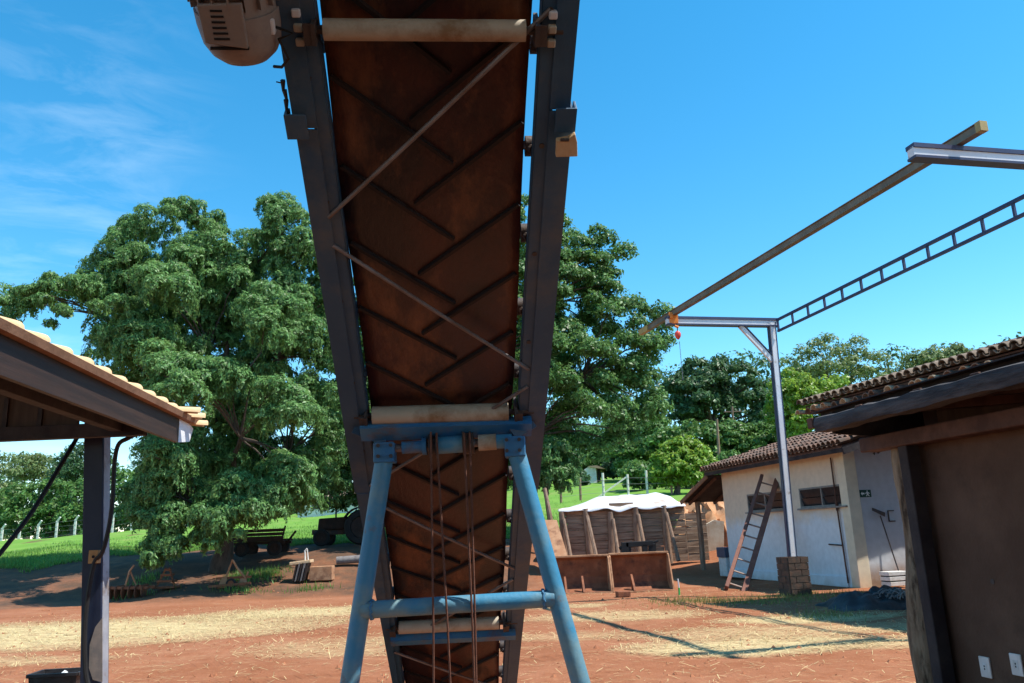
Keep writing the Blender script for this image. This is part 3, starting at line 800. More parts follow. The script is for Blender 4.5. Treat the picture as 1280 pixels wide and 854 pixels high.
# ------------------------------------------------------------------ OPEN SHED (left)
def left_shed():
    tv, K = -.11, 2.45
    def EX(Y): return -K + tv * Y          # eave line X at depth Y
    ed = Vector((tv, 1, 0)).normalized(); en = Vector((ed.y, -ed.x, 0))   # along, outward (right)
    P = lambda Y, o, z: Vector((EX(Y), Y, z)) + en * o
    Y0, Y1 = 2.2, 8.25
    root = thing('open_shed', (EX(8.2) - .9, 8.2, 0), 'open shed with a dark fascia and pale tile edge at the left', 'shed')
    ZE = 2.735   # top of fascia board
    mb = MB(); mb.hexa([P(Y0, -.04, ZE - .23), P(Y0, 0, ZE - .23), P(Y1 - .42, 0, ZE - .23), P(Y1 - .42, -.04, ZE - .23), P(Y0, -.04, ZE), P(Y0, 0, ZE), P(Y1 - .42, 0, ZE), P(Y1 - .42, -.04, ZE)]); mb.build('fascia_board', M['fascia'], root)
    mb = MB(); mb.prism([P(Y1 - .418, 0, ZE - .23), P(Y1 - .05, 0, ZE - .18), P(Y1 + .06, 0, ZE - .03), P(Y1 - .1, 0, ZE), P(Y1 - .418, 0, ZE)], -en * .05); mb.build('fascia_end', M['white_wood'], root)
    mb = MB(); mb.hexa([P(Y0, -.05, ZE + .003), P(Y0, .055, ZE + .003), P(Y1, .055, ZE + .003), P(Y1, -.05, ZE + .003), P(Y0, -.05, ZE + .055), P(Y0, .07, ZE + .055), P(Y1, .07, ZE + .055), P(Y1, -.05, ZE + .055)]); mb.build('eave_board', M['mortar'], root)
    # lapped edge tiles
    proto = None
    def capmesh():
        mb = MB(); n = 7; L_ = .385
        vs_ = []
        for (y, z0, r) in ((0, -.030, .052), (L_, .012, .062)):
            for rr, in ((r,), (r - .013,)):
                for k in range(n + 1):
                    t = math.pi * k / n
                    vs_.append(Vector((math.cos(t) * rr, y, z0 + math.sin(t) * rr * .95)))
        m_ = n + 1
        fs = []
        for k in range(n):
            fs += [(k, k + 1, 2 * m_ + k + 1, 2 * m_ + k), (m_ + k + 1, m_ + k, 3 * m_ + k, 3 * m_ + k + 1), (k + 1, k, m_ + k, m_ + k + 1), (2 * m_ + k, 2 * m_ + k + 1, 3 * m_ + k + 1, 3 * m_ + k)]
        fs += [(0, 2 * m_, 3 * m_, m_), (n, m_ + n, 3 * m_ + n, 2 * m_ + n)]
        mb.add(vs_, fs); return mb
    k = 0; Y = Y0
    o = None
    while Y < Y1 - .2:
        mm = Matrix((en, ed, Vector((0, 0, 1)))).transposed().to_4x4()
        mm = Matrix.Translation(P(Y, -.005 + rnd.uniform(-.006, .006), ZE + .052 + rnd.uniform(0, .006))) @ mm @ Matrix.Rotation(rnd.uniform(-.015, .015), 4, 'Z')
        if o is None:
            o = capmesh().build('edge_tile', M['tile_pale'], root, smooth=True, loc=(0, 0, 0)); 
            for v in o.data.vertices: v.co += org(root)
            mm2 = mm.copy(); mm2.translation -= org(root); o.matrix_local = mm2
        else: inst(o, mm, root)
        Y += .335
    # loose eave tiles over the far corner
    for (Yc, oc, zc, a) in ((7.66, .09, ZE + .09, -1.1), (7.90, .08, ZE + .075, -1.0), (8.10, .06, ZE + .03, -.95)):
        mm = Matrix((en, ed, Vector((0, 0, 1)))).transposed().to_4x4()
        mm = Matrix.Translation(P(Yc, oc - .25, zc)) @ mm @ Matrix.Rotation(a, 4, 'Z') @ Matrix.Rotation(-.12, 4, 'X')
        c = inst(o, mm, root)
    # roof plane behind the edge tiles, rising to the left
    sl = .22
    mb = MB(); W = 6
    mb.hexa([P(Y0, -.06, ZE - .02), P(Y1, -.06, ZE - .02), P(Y1, -W, ZE + sl * W - .02), P(Y0, -W, ZE + sl * W - .02), P(Y0, -.06, ZE + .05), P(Y1, -.06, ZE + .05), P(Y1, -W, ZE + sl * W + .05), P(Y0, -W, ZE + sl * W + .05)])
    mb.build('roof', M['tile_red'], root)
    # eave beam under the fascia line, cross beam, vertical boards over the far end
    mb = MB(); mb.bar(P(Y0, -.5, 2.67), P(Y1 - .5, -.5, 2.67), .10, .15); mb.build('eave_beam', M['darkwood'], root, bevel=.004)
    YB = 7.6
    mb = MB(); mb.bar(Vector((-11, YB, 2.60)), Vector((EX(YB) - .25, YB, 2.62)), .10, .13); mb.build('cross_beam', M['darkwood'], root, bevel=.004)
    x = -11.0
    while x < EX(YB) - 1.1:
        w = rnd.uniform(.33, .40)
        top = ZE + sl * (EX(YB) - .06 - (x + w / 2)) - .06
        mb = MB(); mb.box(Vector((x + w / 2, YB + .02, (2.665 + top) / 2)), (w / 2 - .006, 0, 0), (0, .012 + rnd.uniform(0, .006), 0), (0, 0, (top - 2.665) / 2)); mb.build('wall_board', M['boards'], root)
        mb = MB(); mb.box(Vector((x, YB - .005, (2.665 + top) / 2)), (.022, 0, 0), (0, .010, 0), (0, 0, (top - 2.665) / 2 - .01)); mb.build('batten', M['darkwood'], root)
        x += w
    for Yr in (2.8, 4.6, 6.4):
        mb = MB(); mb.bar(P(Yr, -.1, ZE - .09), P(Yr, -5.9, ZE - .09 + sl * 5.8), .07, .12); mb.build('rafter', M['darkwood'], root)
    # post: boxed steel channel leaning very slightly
    tp = at(122, 540, 8.05); bt = at(118, 854, 8.05); bt = tp + (bt - tp) * (tp.z / (tp.z - bt.z))
    mb = MB(); mb.bar(bt, tp + (tp - bt).normalized() * .12, .19, .16, (0, 1, 0)); po = mb.build('post', M['post_blue'], root, bevel=.006)
    d = (bt - tp).normalized()
    mb = MB(); side = Vector((1, 0, 0)); side = (side - d * side.dot(d)).normalized()
    mb.bar(bt + side * .098, tp + side * .098, .003, .12, (0, 1, 0)); mb.build('post_flange', M['flange_grey'], po)
    tp2 = Vector((-9.6, 8.05, 3.3)); mb = MB(); mb.bar(Vector((-9.6, 8.05, 0)), tp2, .16, .16, (0, 1, 0)); mb.build('post', M['post_blue'], root)
    for (x_, y_) in ((EX(3.0) - .9, 3.0), (-8.2, 3.0)):
        mb = MB(); mb.bar(Vector((x_, y_, 0)), Vector((x_, y_, 2.75)), .16, .16, (0, 1, 0)); mb.build('post', M['post_blue'], root)
    # electrical box on the post, with its cables
    c = at(118.5, 696, 7.93)
    mb = MB(); mb.box(c, (.045, 0, 0), (0, .035, 0), (0, 0, .062)); eb = mb.build('electrical_box', M['box'], root, bevel=.004)
    mb = MB(); mb.tube([c + Vector((.005, -.036, 0)), c + Vector((.005, -.042, 0))], .014, 10); mb.build('socket_hole', M['dark'], eb)
    # grey repaired panel on the lower post
    pts = [at(128, 772, 7.955), at(119, 784, 7.955), at(112, 806, 7.955), at(111, 835, 7.955), at(116, 850, 7.955), at(128, 853, 7.955)]
    mb = MB(); mb.prism(pts, (0, .004, 0)); mb.build('bare_patch', M['frame'], po)
    # cables: tops fixed at the beam
    def cable(px, Ys, r, label):
        pts = [at(x, y, Y) for (x, y), Y in zip(px, Ys)]
        # smooth by Catmull-Rom
        out = []
        for i in range(len(pts) - 1):
            p0 = pts[max(i - 1, 0)]; p1 = pts[i]; p2 = pts[i + 1]; p3 = pts[min(i + 2, len(pts) - 1)]
            for k in range(6):
                t = k / 6
                out.append(.5 * ((2 * p1) + (p2 - p0) * t + (2 * p0 - 5 * p1 + 4 * p2 - p3) * t * t + (3 * p1 - p0 - 3 * p2 + p3) * t ** 3))
        out.append(pts[-1])
        mb = MB(); mb.tube(out, r, 8)
        o = mb.build('cable', M['cable'], smooth=True, loc=tuple(out[-1]))
        tag(o, label, 'cable', 'black cables at the open shed')
    cable([(104, 535), (96, 548), (75, 583), (40, 640), (0, 692), (-40, 740)], [8.1, 8.0, 7.8, 7.5, 7.2, 6.9], .021, 'straight black cable slanting down to the left from the shed beam')
    cable([(172, 542), (160, 548), (148, 556), (143, 580), (141, 620), (137, 655), (128, 690), (118, 704), (110, 745), (106, 790), (107, 838), (112, 862)], [7.95, 7.9, 7.9, 7.9, 7.9, 7.9, 7.9, 7.91, 7.9, 7.9, 7.9, 7.9], .022, 'wavy black cable hanging from the eave and down the post')
left_shed()
def tub():
    c = on(72, 880, 0); c = Vector((c.x, c.y, 0)); w, d, h = .235, .17, .30
    root = thing('crate', c, 'black plastic crate with a white sack inside by the left post', 'crate')
    mb = MB()
    R2 = Matrix.Rotation(.1, 3, 'Z')
    f = lambda x, y, z: c + R2 @ Vector((x, y, z))
    k = .85
    for (a, b) in (((-1, -1), (1, -1)), ((1, -1), (1, 1)), ((1, 1), (-1, 1)), ((-1, 1), (-1, -1))):
        p = [f(a[0] * w * k, a[1] * d * k, 0), f(b[0] * w * k, b[1] * d * k, 0), f(b[0] * w, b[1] * d, h), f(a[0] * w, a[1] * d, h)]
        nrm = (p[1] - p[0]).cross(p[3] - p[0]).normalized()
        mb.prism(p, -nrm * .014)
    mb.box(f(0, 0, .01), R2 @ Vector((w * k, 0, 0)), R2 @ Vector((0, d * k, 0)), (0, 0, .008))
    mb.build('shell', M['blacktarp'], root)
    mb = MB()
    for (a, b) in (((-1, -1), (1, -1)), ((1, -1), (1, 1)), ((1, 1), (-1, 1)), ((-1, 1), (-1, -1))):
        mb.bar(f(a[0] * w * 1.03, a[1] * d * 1.03, h), f(b[0] * w * 1.03, b[1] * d * 1.03, h), .03, .035)
    mb.build('rim', M['blacktarp'], root, bevel=.005)
    mb = MB(); n = 10; P = []
    for i in range(n + 1):
        row = []
        for j in range(n + 1):
            u = i / n * 2 - 1; v = j / n * 2 - 1
            z = .15 + .16 * max(0, 1 - u * u) * max(0, 1 - v * v) + .012 * math.sin(u * 9 + v * 5) + .01 * math.sin(v * 13)
            row.append(f(u * .13 + .03, v * .12, z))
        P.append(row)
    mb.grid(P); sk = mb.build('sack', M['white'], smooth=True, loc=tuple(f(.03, 0, .15)))
    tag(sk, 'crumpled white sack lying in the black crate', 'sack')
tub()

# ------------------------------------------------------------------ GANTRY with hoist rail
def gantry():
    pa = on(995, 744, 0); pa = Vector((pa.x, pa.y, 0)); H = 5.86
    tp = at(964, 403, pa.y)
    H = tp.z; pa_t = Vector((tp.x, pa.y, H))
    T_ = on(1282, 244, H + .02) - Vector((.1, 0, 0)); gd = Vector((pa_t.x - T_.x, pa_t.y - T_.y, 0)).normalized(); gn = Vector((gd.y, -gd.x, 0))   # along the row of posts, across
    nb = on(1138, 189, H); spn = (pa_t - nb).dot(gd)
    root = thing('gantry_frame', (pa.x, pa.y, 0), 'tall grey steel gantry with ladder truss and long hoist rail', 'gantry')
    pb_t = pa_t - gd * spn; pb = Vector((pb_t.x + .25, pb_t.y, 0))
    for k, (b, t, z0) in enumerate(((pa, pa_t, .80), (pb, pb_t, .80))):
        p0 = b + (t - b) * (z0 / H)
        # boxed channels: two webs and a recessed face
        d = (t - p0).normalized()
        mb = MB(); mb.bar(p0, t, .135, .13, gn); po = mb.build('post', M['galv'], root, bevel=.004)
        for sg in (-1, 1):
            mb = MB(); mb.bar(p0 + Vector((sg * .076, .010, 0)), t + Vector((sg * .076, .010, -.01)), .016, .145, Vector((0, 1, 0))); mb.build('channel', M['navy_steel'], po)
        # beam reaching out to the left
        e = t - gn * (2.60 if k == 0 else (t - nb).dot(gn))
        s_ = t + gn * .15
        mb = MB(); mb.bar(s_ - Vector((0, 0, .02)), e - Vector((0, 0, .02)), .12, .13); be = mb.build('beam', M['galv'], root, bevel=.003)
        for zz in (.055, -.098):
            mb = MB(); mb.bar(s_ + Vector((0, 0, zz)), e + Vector((0, 0, zz)), .16, .034 if zz < 0 else .06); mb.build('flange', M['navy_steel'], be)
        b0 = t - gn * .80 - Vector((0, 0, .10)); b1 = t + (p0 - t).normalized() * .92
        mb = MB(); mb.bar(b0, b1 - gn * .05, .07, .10, gn); br = mb.build('brace', M['galv'], root)
        mb = MB(); mb.bar(b0 + Vector((.055, -.0, .045)), b1 + Vector((.01, 0, .05)), .09, .02, gn); mb.build('flange', M['navy_steel'], br)
        # brick pier
        pr = MB()
        w = .235
        pr.box(b + Vector((0, 0, .385)), gn * (w - .012), gd * (w - .012), (0, 0, .385)); core = pr.build('pier', M['grout'], root)
        rows = 6; hh = .80 / rows
        for r in range(rows):
            off = (r % 2) * .145
            for sidev, outv in ((gn, -gd), (gd, -gn), (gn, gd), (gd, gn)):
                xx = -w
                edges = [-w] + [x for x in (-w + .145 + off, -w + .435 + off) if -w + .03 < x < w - .03] + [w]
                for i in range(len(edges) - 1):
                    a_, b_ = edges[i], edges[i + 1]
                    c = b + sidev * ((a_ + b_) / 2) + outv * (w - .006) + Vector((0, 0, hh * (r + .5)))
                    mb = MB(); j = rnd.uniform(0, .012)
                    mb.box(c + outv * j, sidev * ((b_ - a_) / 2 - .007), outv * .014, (0, 0, hh / 2 - .007)); mb.build('brick', M['brick'], core)
    # ladder truss along the post tops
    q0 = pa_t + Vector((.10, -.10, .02)); q1 = pb_t + Vector((.10, .1, .02))
    dv = (q1 - q0).normalized(); Ln = (q1 - q0).length
    mb = MB(); mb.bar(q0, q1, .05, .055); mb.bar(q0 - Vector((0, 0, .26)), q1 - Vector((0, 0, .26)), .05, .05); tr = mb.build('truss', M['navy_steel'], root)
    n = int(Ln / .6)
    for k in range(n + 1):
        p = q0 + dv * (.03 + k * (Ln - .06) / n)
        mb = MB(); mb.bar(p - Vector((0, 0, .028)), p - Vector((0, 0, .235)), .04, .04, dv); mb.build('rung', M['navy_steel'], tr)
    # hoist rail laid over both beams
    r0 = on(801, 416, H + .16); r1 = on(1230, 157, H + .16)
    dr = (r1 - r0).normalized()
    mb = MB(); mb.bar(r0 + dr * .5, r1 - dr * .08, .07, .105); rail = mb.build('hoist_rail', M['olive'], root, bevel=.004)
    for zz in (-.058, .058):
        mb = MB(); mb.bar(r0 + dr * .5 + Vector((0, 0, zz)), r1 - dr * .08 + Vector((0, 0, zz)), .11, .012); mb.build('flange', M['olive'], rail)
    mb = MB(); mb.bar(r0, r0 + dr * .5, .115, .132); mb.build('rail_end', M['yellow'], rail)
    mb = MB(); mb.bar(r1 - dr * .08, r1, .115, .132); mb.build('rail_end', M['yellow'], rail)
    # clamps
    cpt = on(841, 400, H + .02)
    mb = MB(); mb.box(cpt + Vector((0, -.09, .02)), (.10, 0, 0), (0, .02, 0), (0, 0, .13)); mb.box(cpt + Vector((-.05, -.12, .06)), (.035, 0, 0), (0, .03, 0), (0, 0, .05)); mb.build('clamp', M['orange'], root, bevel=.004)
    # chain hoist
    h = thing('chain_hoist', cpt + Vector((.04, -.2, -.2)), 'small red chain hoist hanging from the end of the gantry beam', 'hoist')
    c = cpt + Vector((.05, -.16, -.30))
    mb = MB(); vs_ = []
    prof = [(0, .02), (.025, .055), (.07, .07), (.12, .066), (.17, .04), (.20, .01)]
    nn = 12
    for z, r in prof:
        for i in range(nn):
            t = 2 * math.pi * i / nn; vs_.append(c + Vector((math.cos(t) * r, math.sin(t) * r * .7, -z)))
    mb.add(vs_, [((i + 1) * nn + k, (i + 1) * nn + (k + 1) % nn, i * nn + (k + 1) % nn, i * nn + k) for i in range(len(prof) - 1) for k in range(nn)]); mb.build('body', M['red'], h, smooth=True)
    mb = MB(); mb.tube([c + Vector((0, 0, .18)), c], .012, 6); mb.build('hook', M['iron'], h)
    mb = MB(); mb.tube([c + Vector((-.05, 0, .12)), c + Vector((.03, 0, .08))], .03, 8); mb.build('trolley', M['orange'], h)
    mb = MB()
    for i in range(16):
        a = c + Vector((.02, 0, -.24 - .055 * i)); mb.tube([a, a + Vector((.004 * (i % 2), 0, -.05))], .007, 5)
    mb.build('chain', M['rod'], h)
gantry()

# ------------------------------------------------------------------ HOUSE
HC = on(1069, 735, 0); HC.z = 0; _hf = on(907, 720.5, 0); HF = Vector((_hf.x - HC.x, _hf.y - HC.y, 0)).normalized(); HR = Vector((HF.y, -HF.x, 0))
print('HOUSE', HC, HF, on(995, 744, 0))
def hp(a, b, z): return HC + HF * a + HR * b + Vector((0, 0, z))
def arc_tile(L_, r0, r1, th, n=6, flip=False):
    vs_ = []
    for (y, r) in ((0, r0), (L_, r1)):
        for rr in (r, r - th):
            for k in range(n + 1):
                t = math.pi * k / n
                z = math.sin(t) * rr
                vs_.append(Vector((math.cos(t) * rr, y, -z if flip else z)))
    q = n + 1; fs = []
    for k in range(n):
        fs += [(k, k + 1, 2 * q + k + 1, 2 * q + k), (q + k + 1, q + k, 3 * q + k, 3 * q + k + 1), (k + 1, k, q + k, q + k + 1), (2 * q + k, 2 * q + k + 1, 3 * q + k + 1, 3 * q + k)]
    fs += [(0, 2 * q, 3 * q, q), (n, q + n, 3 * q + n, 2 * q + n)]
    return vs_, fs
def house():
    root = thing('farm_house', hp(0, 0, 0), 'cream and pale blue farm house with clay tile roof behind the gantry post', 'house')
    fa = lambda x, y: hit(x, y, HC, HR)
    A = lambda x, y: (fa(x, y) - HC).dot(HF)
    LEN = A(912, 700); HT = 3.22
    w1 = (A(1057, 618), A(999, 618)); w2 = (A(980, 625), A(934, 625))
    zs, zh = 1.86, 2.36
    T = .2
    def wallbox(a0, a1, z0, z1):
        mb = MB(); mb.box(hp((a0 + a1) / 2, T / 2, (z0 + z1) / 2), HF * (a1 - a0) / 2, HR * T / 2, Vector((0, 0, (z1 - z0) / 2))); return mb
    mb = MB()
    for (a0, a1, z0, z1) in ((.0, LEN, .0, zs), (.0, LEN, zh, HT), (.0, w1[0], zs, zh), (w1[1], w2[0], zs, zh), (w2[1], LEN, zs, zh)):
        q = wallbox(a0, a1, z0, z1); mb.add(q.v, q.f)
    mb.build('front_wall', M['facade'], root)
    # plinth ledge
    mb = MB(); mb.box(hp(LEN / 2 + .1, -.025, .12), HF * (LEN / 2 - .1), HR * .024, (0, 0, .12)); mb.build('plinth', M['facade'], root, bevel=.01)
    mb = MB(); mb.box(hp(-.002 - .1, 2.8, HT / 2), HF * .1, HR * 2.51, (0, 0, HT / 2)); mb.build('end_wall', M['endwall'], root)
    mb = MB(); mb.box(hp(-.085, .13, HT / 2), HF * .15, HR * .155, (0, 0, HT / 2 - .002)); mb.build('corner_pilaster', M['cream'], root, bevel=.008)
    mb = MB(); mb.box(hp(LEN - .1, 2.7, HT / 2), HF * .1, HR * 2.4, (0, 0, HT / 2)); mb.box(hp(LEN / 2, 5.2, HT / 2), HF * LEN / 2, HR * .1, (0, 0, HT / 2)); mb.build('back_wall', M['endwall'], root)
    # windows: frame, mullions, tilting panes, sill
    for (a0, a1) in (w1, w2):
        mb = MB(); fw = .045
        for (c, hx, hz_) in ((((a0 + a1) / 2, zs + fw / 2), (a1 - a0) / 2, fw / 2), (((a0 + a1) / 2, zh - fw / 2), (a1 - a0) / 2, fw / 2)):
            mb.box(hp(c[0], .03, c[1]), HF * hx, HR * .035, (0, 0, hz_))
        for a in (a0 + fw / 2, (a0 + a1) / 2, a1 - fw / 2):
            mb.box(hp(a, .03, (zs + zh) / 2), HF * fw / 2, HR * .034, (0, 0, (zh - zs) / 2 - fw))
        wn = mb.build('window', M['frame'], root)
        for k in range(2):
            am = a0 + (a1 - a0) * (.25 + .5 * k); wd = (a1 - a0) / 4 - fw * .6
            for r in range(2):
                zc = zs + fw + (zh - zs - 2 * fw) * (.25 + .5 * r)
                mb = MB(); mb.box(hp(am, .05 - .02 * r, zc), HF * wd, HR * .003 + Vector((0, 0, .0)), Vector((0, 0, .095)) + HR * (-.03)); mb.build('pane', M['glass'], wn)
        mb = MB(); mb.box(hp((a0 + a1) / 2, -.02, zs - .022), HF * ((a1 - a0) / 2 + .05), HR * .06, (0, 0, .02)); mb.build('sill', M['frame'], wn)
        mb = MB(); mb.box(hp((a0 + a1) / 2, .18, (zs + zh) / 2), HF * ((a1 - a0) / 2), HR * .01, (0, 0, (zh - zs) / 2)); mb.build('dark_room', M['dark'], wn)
    # downpipe on the corner
    mb = MB()
    a_ = .22
    mb.tube([hp(a_, -.05, 3.0), hp(a_, -.05, 1.9), hp(a_ - .02, -.05, 1.2), hp(a_ - .05, -.05, .3), hp(a_ - .05, -.05, .1)], .020, 8)
    mb.tube([hp(a_, -.05, 1.95), hp(a_, -.05, 1.75)], .032, 8)
    mb.build('down_pipe', M['redwood'], root, smooth=True)
    mb = MB(); mb.tube([hp(a_, -.05, .95), hp(a_ + .55, -.03, .97)], .018, 6); mb.build('water_pipe', M['iron'], root)
    # roof: eave boards, deck, clay tiles
    sl = .27; b0 = -.50; z0 = 3.13; b1 = 2.75; aL, aR = LEN + .15, -.95
    rp = lambda a, b, up=0: hp(a, b, z0 + (b - b0) * sl) + Vector((0, 0, up))
    mb = MB(); mb.hexa([rp(aR, b0), rp(aR, b1), rp(aL, b1), rp(aL, b0), rp(aR, b0, .04), rp(aR, b1, .04), rp(aL, b1, .04), rp(aL, b0, .04)])
    b2 = 6.0; rq = lambda a, b, up=0: hp(a, b, z0 + (2 * b1 - b - b0) * sl) + Vector((0, 0, up))
    mb.hexa([rq(aR, b1), rq(aR, b2), rq(aL, b2), rq(aL, b1), rq(aR, b1, .04), rq(aR, b2, .04), rq(aL, b2, .04), rq(aL, b1, .04)])
    mb.build('roof_deck', M['redwood'], root)
    mb = MB()
    yv = (HR + Vector((0, 0, sl))).normalized(); xv = HF; zv = xv.cross(yv)
    if zv.z < 0: zv = -zv
    ct, cf = arc_tile(.40, .085, .065, .012)
    pt, pf = arc_tile(.40, .065, .085, .012, flip=True)
    ncol = int((aL - aR) / .19)
    for i in range(ncol + 1):
        a = aR + i * (aL - aR) / ncol
        for r in range(10):
            q = r * .35 - .05
            base = rp(a, b0, .0) + yv * q + zv * (.125 + .014 * (r % 2) + rnd.uniform(-.008, .008))
            jx = rnd.uniform(-.012, .012)
            mb.add([base + xv * (v.x + jx) + yv * v.y + zv * (v.z - v.y * .03) for v in ct], cf)
            base = rp(a + (aL - aR) / ncol / 2, b0, 0) + yv * q + zv * .125
            mb.add([base + xv * v.x + yv * v.y + zv * (v.z - v.y * .03) for v in pt], pf)
    o = mb.build('roof_tiles', M['tile_red'], root, smooth=True); o['kind'] = 'stuff'
    # dark barge board toward the camera and eave board
    mb = MB(); mb.bar(rp(aR - .03, b0 - .02, -.08), rp(aR - .03, b1, -.08), .05, .16); mb.bar(rq(aR - .03, b1, -.08), rq(aR - .03, b2, -.08), .05, .16); mb.build('barge_board', M['darkwood'], root)
    mb = MB(); mb.bar(rp(aR, b0 + .03, -.06), rp(aL, b0 + .03, -.06), .05, .10); mb.build('eave_board', M['darkwood'], root)
    # ridge
    mb = MB(); mb.tube([rp(aR - .1, b1, .13), rp(aL + .1, b1, .13)], .10, 10); mb.build('ridge', M['tile_red'], root, smooth=True)
    # gable triangle at the near end
    mb = MB(); mb.prism([hp(-.1, .8, HT + .01), hp(-.1, 4.7, HT + .01), hp(-.1, 2.75, z0 + (b1 - b0) * sl - .05)], -HF * .08); mb.build('gable', M['endwall'], root)
    # porch roof on the far end, falling away
    pz0, pz1 = 3.0, 2.30; pa0, pa1 = LEN - .0, LEN + 2.1
    pr = lambda a, b, up=0: hp(a, b, pz0 + (a - pa0) / (pa1 - pa0) * (pz1 - pz0) + up)
    mb = MB(); mb.hexa([pr(pa0, -.45), pr(pa0, 4), pr(pa1, 4), pr(pa1, -.45), pr(pa0, -.45, .05), pr(pa0, 4, .05), pr(pa1, 4, .05), pr(pa1, -.45, .05)]); po = mb.build('porch_roof', M['darkwood'], root)
    mb = MB(); mb.bar(pr(pa0 + .02, -.475, .02), pr(pa1 + .05, -.475, .02), .04, .13); mb.build('barge_board', M['mortar'], po)
    for k in range(5):
        mb = MB(); b = -.2 + k * .9; mb.bar(pr(pa0, b, -.05), pr(pa1, b, -.05), .06, .08); mb.build('rafter', M['redwood'], po)
    tp = hp(pa1 - .15, .02, 2.32); bt = at(893, 716, tp.y)
    mb = MB(); mb.tube([Vector((tp.x, tp.y, -.05)), Vector((tp.x + .02, tp.y, 1.2)), tp], [.09, .085, .08], 10, wob=.08); mb.build('porch_post', M['logs'], root, smooth=True)
    # small black square bracket on the end wall
    ew = lambda x, y: hit(x, y, hp(-.203, 0, 0), HF)
    c = ew(1114, 645); mb = MB()
    for (dx, dz, hx, hz_) in ((-.08, 0, .012, .13), (.0, .12, .08, .012), (.0, -.12, .08, .012)):
        mb.box(c + HR * dx + Vector((0, 0, dz)) - HF * .012, HR * hx, HF * .012, (0, 0, hz_))
    mb.build('wall_bracket', M['iron'], root)
    # ---- safety sign
    c = ew(1081.5, 617) - HF * .006
    s = thing('safety_sign', c, 'small dark green exit sign with arrow and running figure on the end wall', 'sign')
    mb = MB(); mb.box(c, HR * .15, HF * .004, (0, 0, .085)); mb.build('plate', M['signgreen'], s)
    f = c - HF * .0065
    def flat(poly, nm):
        mb = MB(); mb.prism([f + HR * x + Vector((0, 0, z)) for x, z in poly], -HF * .002); mb.build(nm, M['signwhite'], s)
    flat([(-.125, 0), (-.085, .042), (-.085, .018), (-.03, .018), (-.03, -.018), (-.085, -.018), (-.085, -.042)], 'arrow')
    flat([(.035, .065), (.062, .065), (.066, .042), (.05, .034), (.034, .044)], 'figure_head')
    flat([(.02, .03), (.075, .03), (.11, .0), (.10, -.012), (.075, .006), (.07, -.02), (.10, -.06), (.085, -.068), (.05, -.03), (.02, -.066), (.005, -.06), (.035, -.015), (.03, .01), (.0, -.012), (-.008, .0)], 'figure_body')
    # ---- hoe leaning on the end wall
    p1 = ew(1120, 722) - HF * .22; p1.z = .02
    p0 = ew(1099, 645) - HF * .04
    h = thing('hoe', p1, 'long handled hoe leaning against the grey end wall', 'hoe')
    mb = MB(); mb.tube([p1, p0], .016, 8); mb.build('handle', M['iron'], h, smooth=True)
    d = (p0 - p1).normalized()
    mb = MB(); mb.hexa([p0 - HR * .20 + Vector((0, 0, .13)), p0 + HR * .1 + Vector((0, 0, -.02)), p0 + HR * .1 + Vector((0, 0, -.02)) - HF * .03, p0 - HR * .20 + Vector((0, 0, .13)) - HF * .03, p0 - HR * .19 + Vector((0, 0, .19)), p0 + HR * .12 + Vector((0, 0, .07)), p0 + HR * .12 + Vector((0, 0, .07)) - HF * .03, p0 - HR * .19 + Vector((0, 0, .19)) - HF * .03]); mb.build('blade', M['iron'], h)
    # climbing black plant stain on the wall: a few dry stems near the roof
    c0 = ew(1092, 560) - HF * .03
    mb = MB()
    for k in range(10):
        a = c0 + HR * rnd.uniform(-.25, .25) + Vector((0, 0, rnd.uniform(-.15, .15)))
        mb.tube([a, a + HR * rnd.uniform(-.09, .09) + Vector((0, 0, rnd.uniform(-.09, .05)))], rnd.uniform(.012, .03), 5)
    w = mb.build('wasp_nest', M['iron'], loc=tuple(c0)); tag(w, 'dark crumbly insect nest stuck high on the grey end wall', 'nest')
house()

# ------------------------------------------------------------------ LADDER, WHITE CRATE, RUBBISH by the house
def ladder():
    b0 = on(918, 739, 0.0); b0.z = 0
    tt = hit(961, 598, hp(0, -.12, 0), HR)
    r = thing('ladder', b0, 'red brown wooden ladder leaning against the house wall', 'ladder')
    wv = Vector((1, 0, 0)); ax = (tt - b0).normalized(); wv = (wv - ax * wv.dot(ax)).normalized(); nv = ax.cross(wv)
    hw = .15
    mb = MB(); mb.bar(b0 - wv * (hw + .04), tt - wv * (hw + .04), .085, .17, nv); mb.build('rail', M['ladder'], r, bevel=.004)
    mb = MB(); mb.bar(b0 + wv * (hw + .065), tt + wv * (hw + .065), .13, .16, nv); mb.build('rail', M['ladder'], r, bevel=.004)
    Ln = (tt - b0).length
    for k in range(10):
        c = b0 + ax * (.18 + k * (Ln - .3) / 9.3)
        mb = MB(); mb.bar(c - wv * (hw - .005), c + wv * (hw - .005), .03, .03, nv); mb.build('rung', M['rung'], r)
ladder()
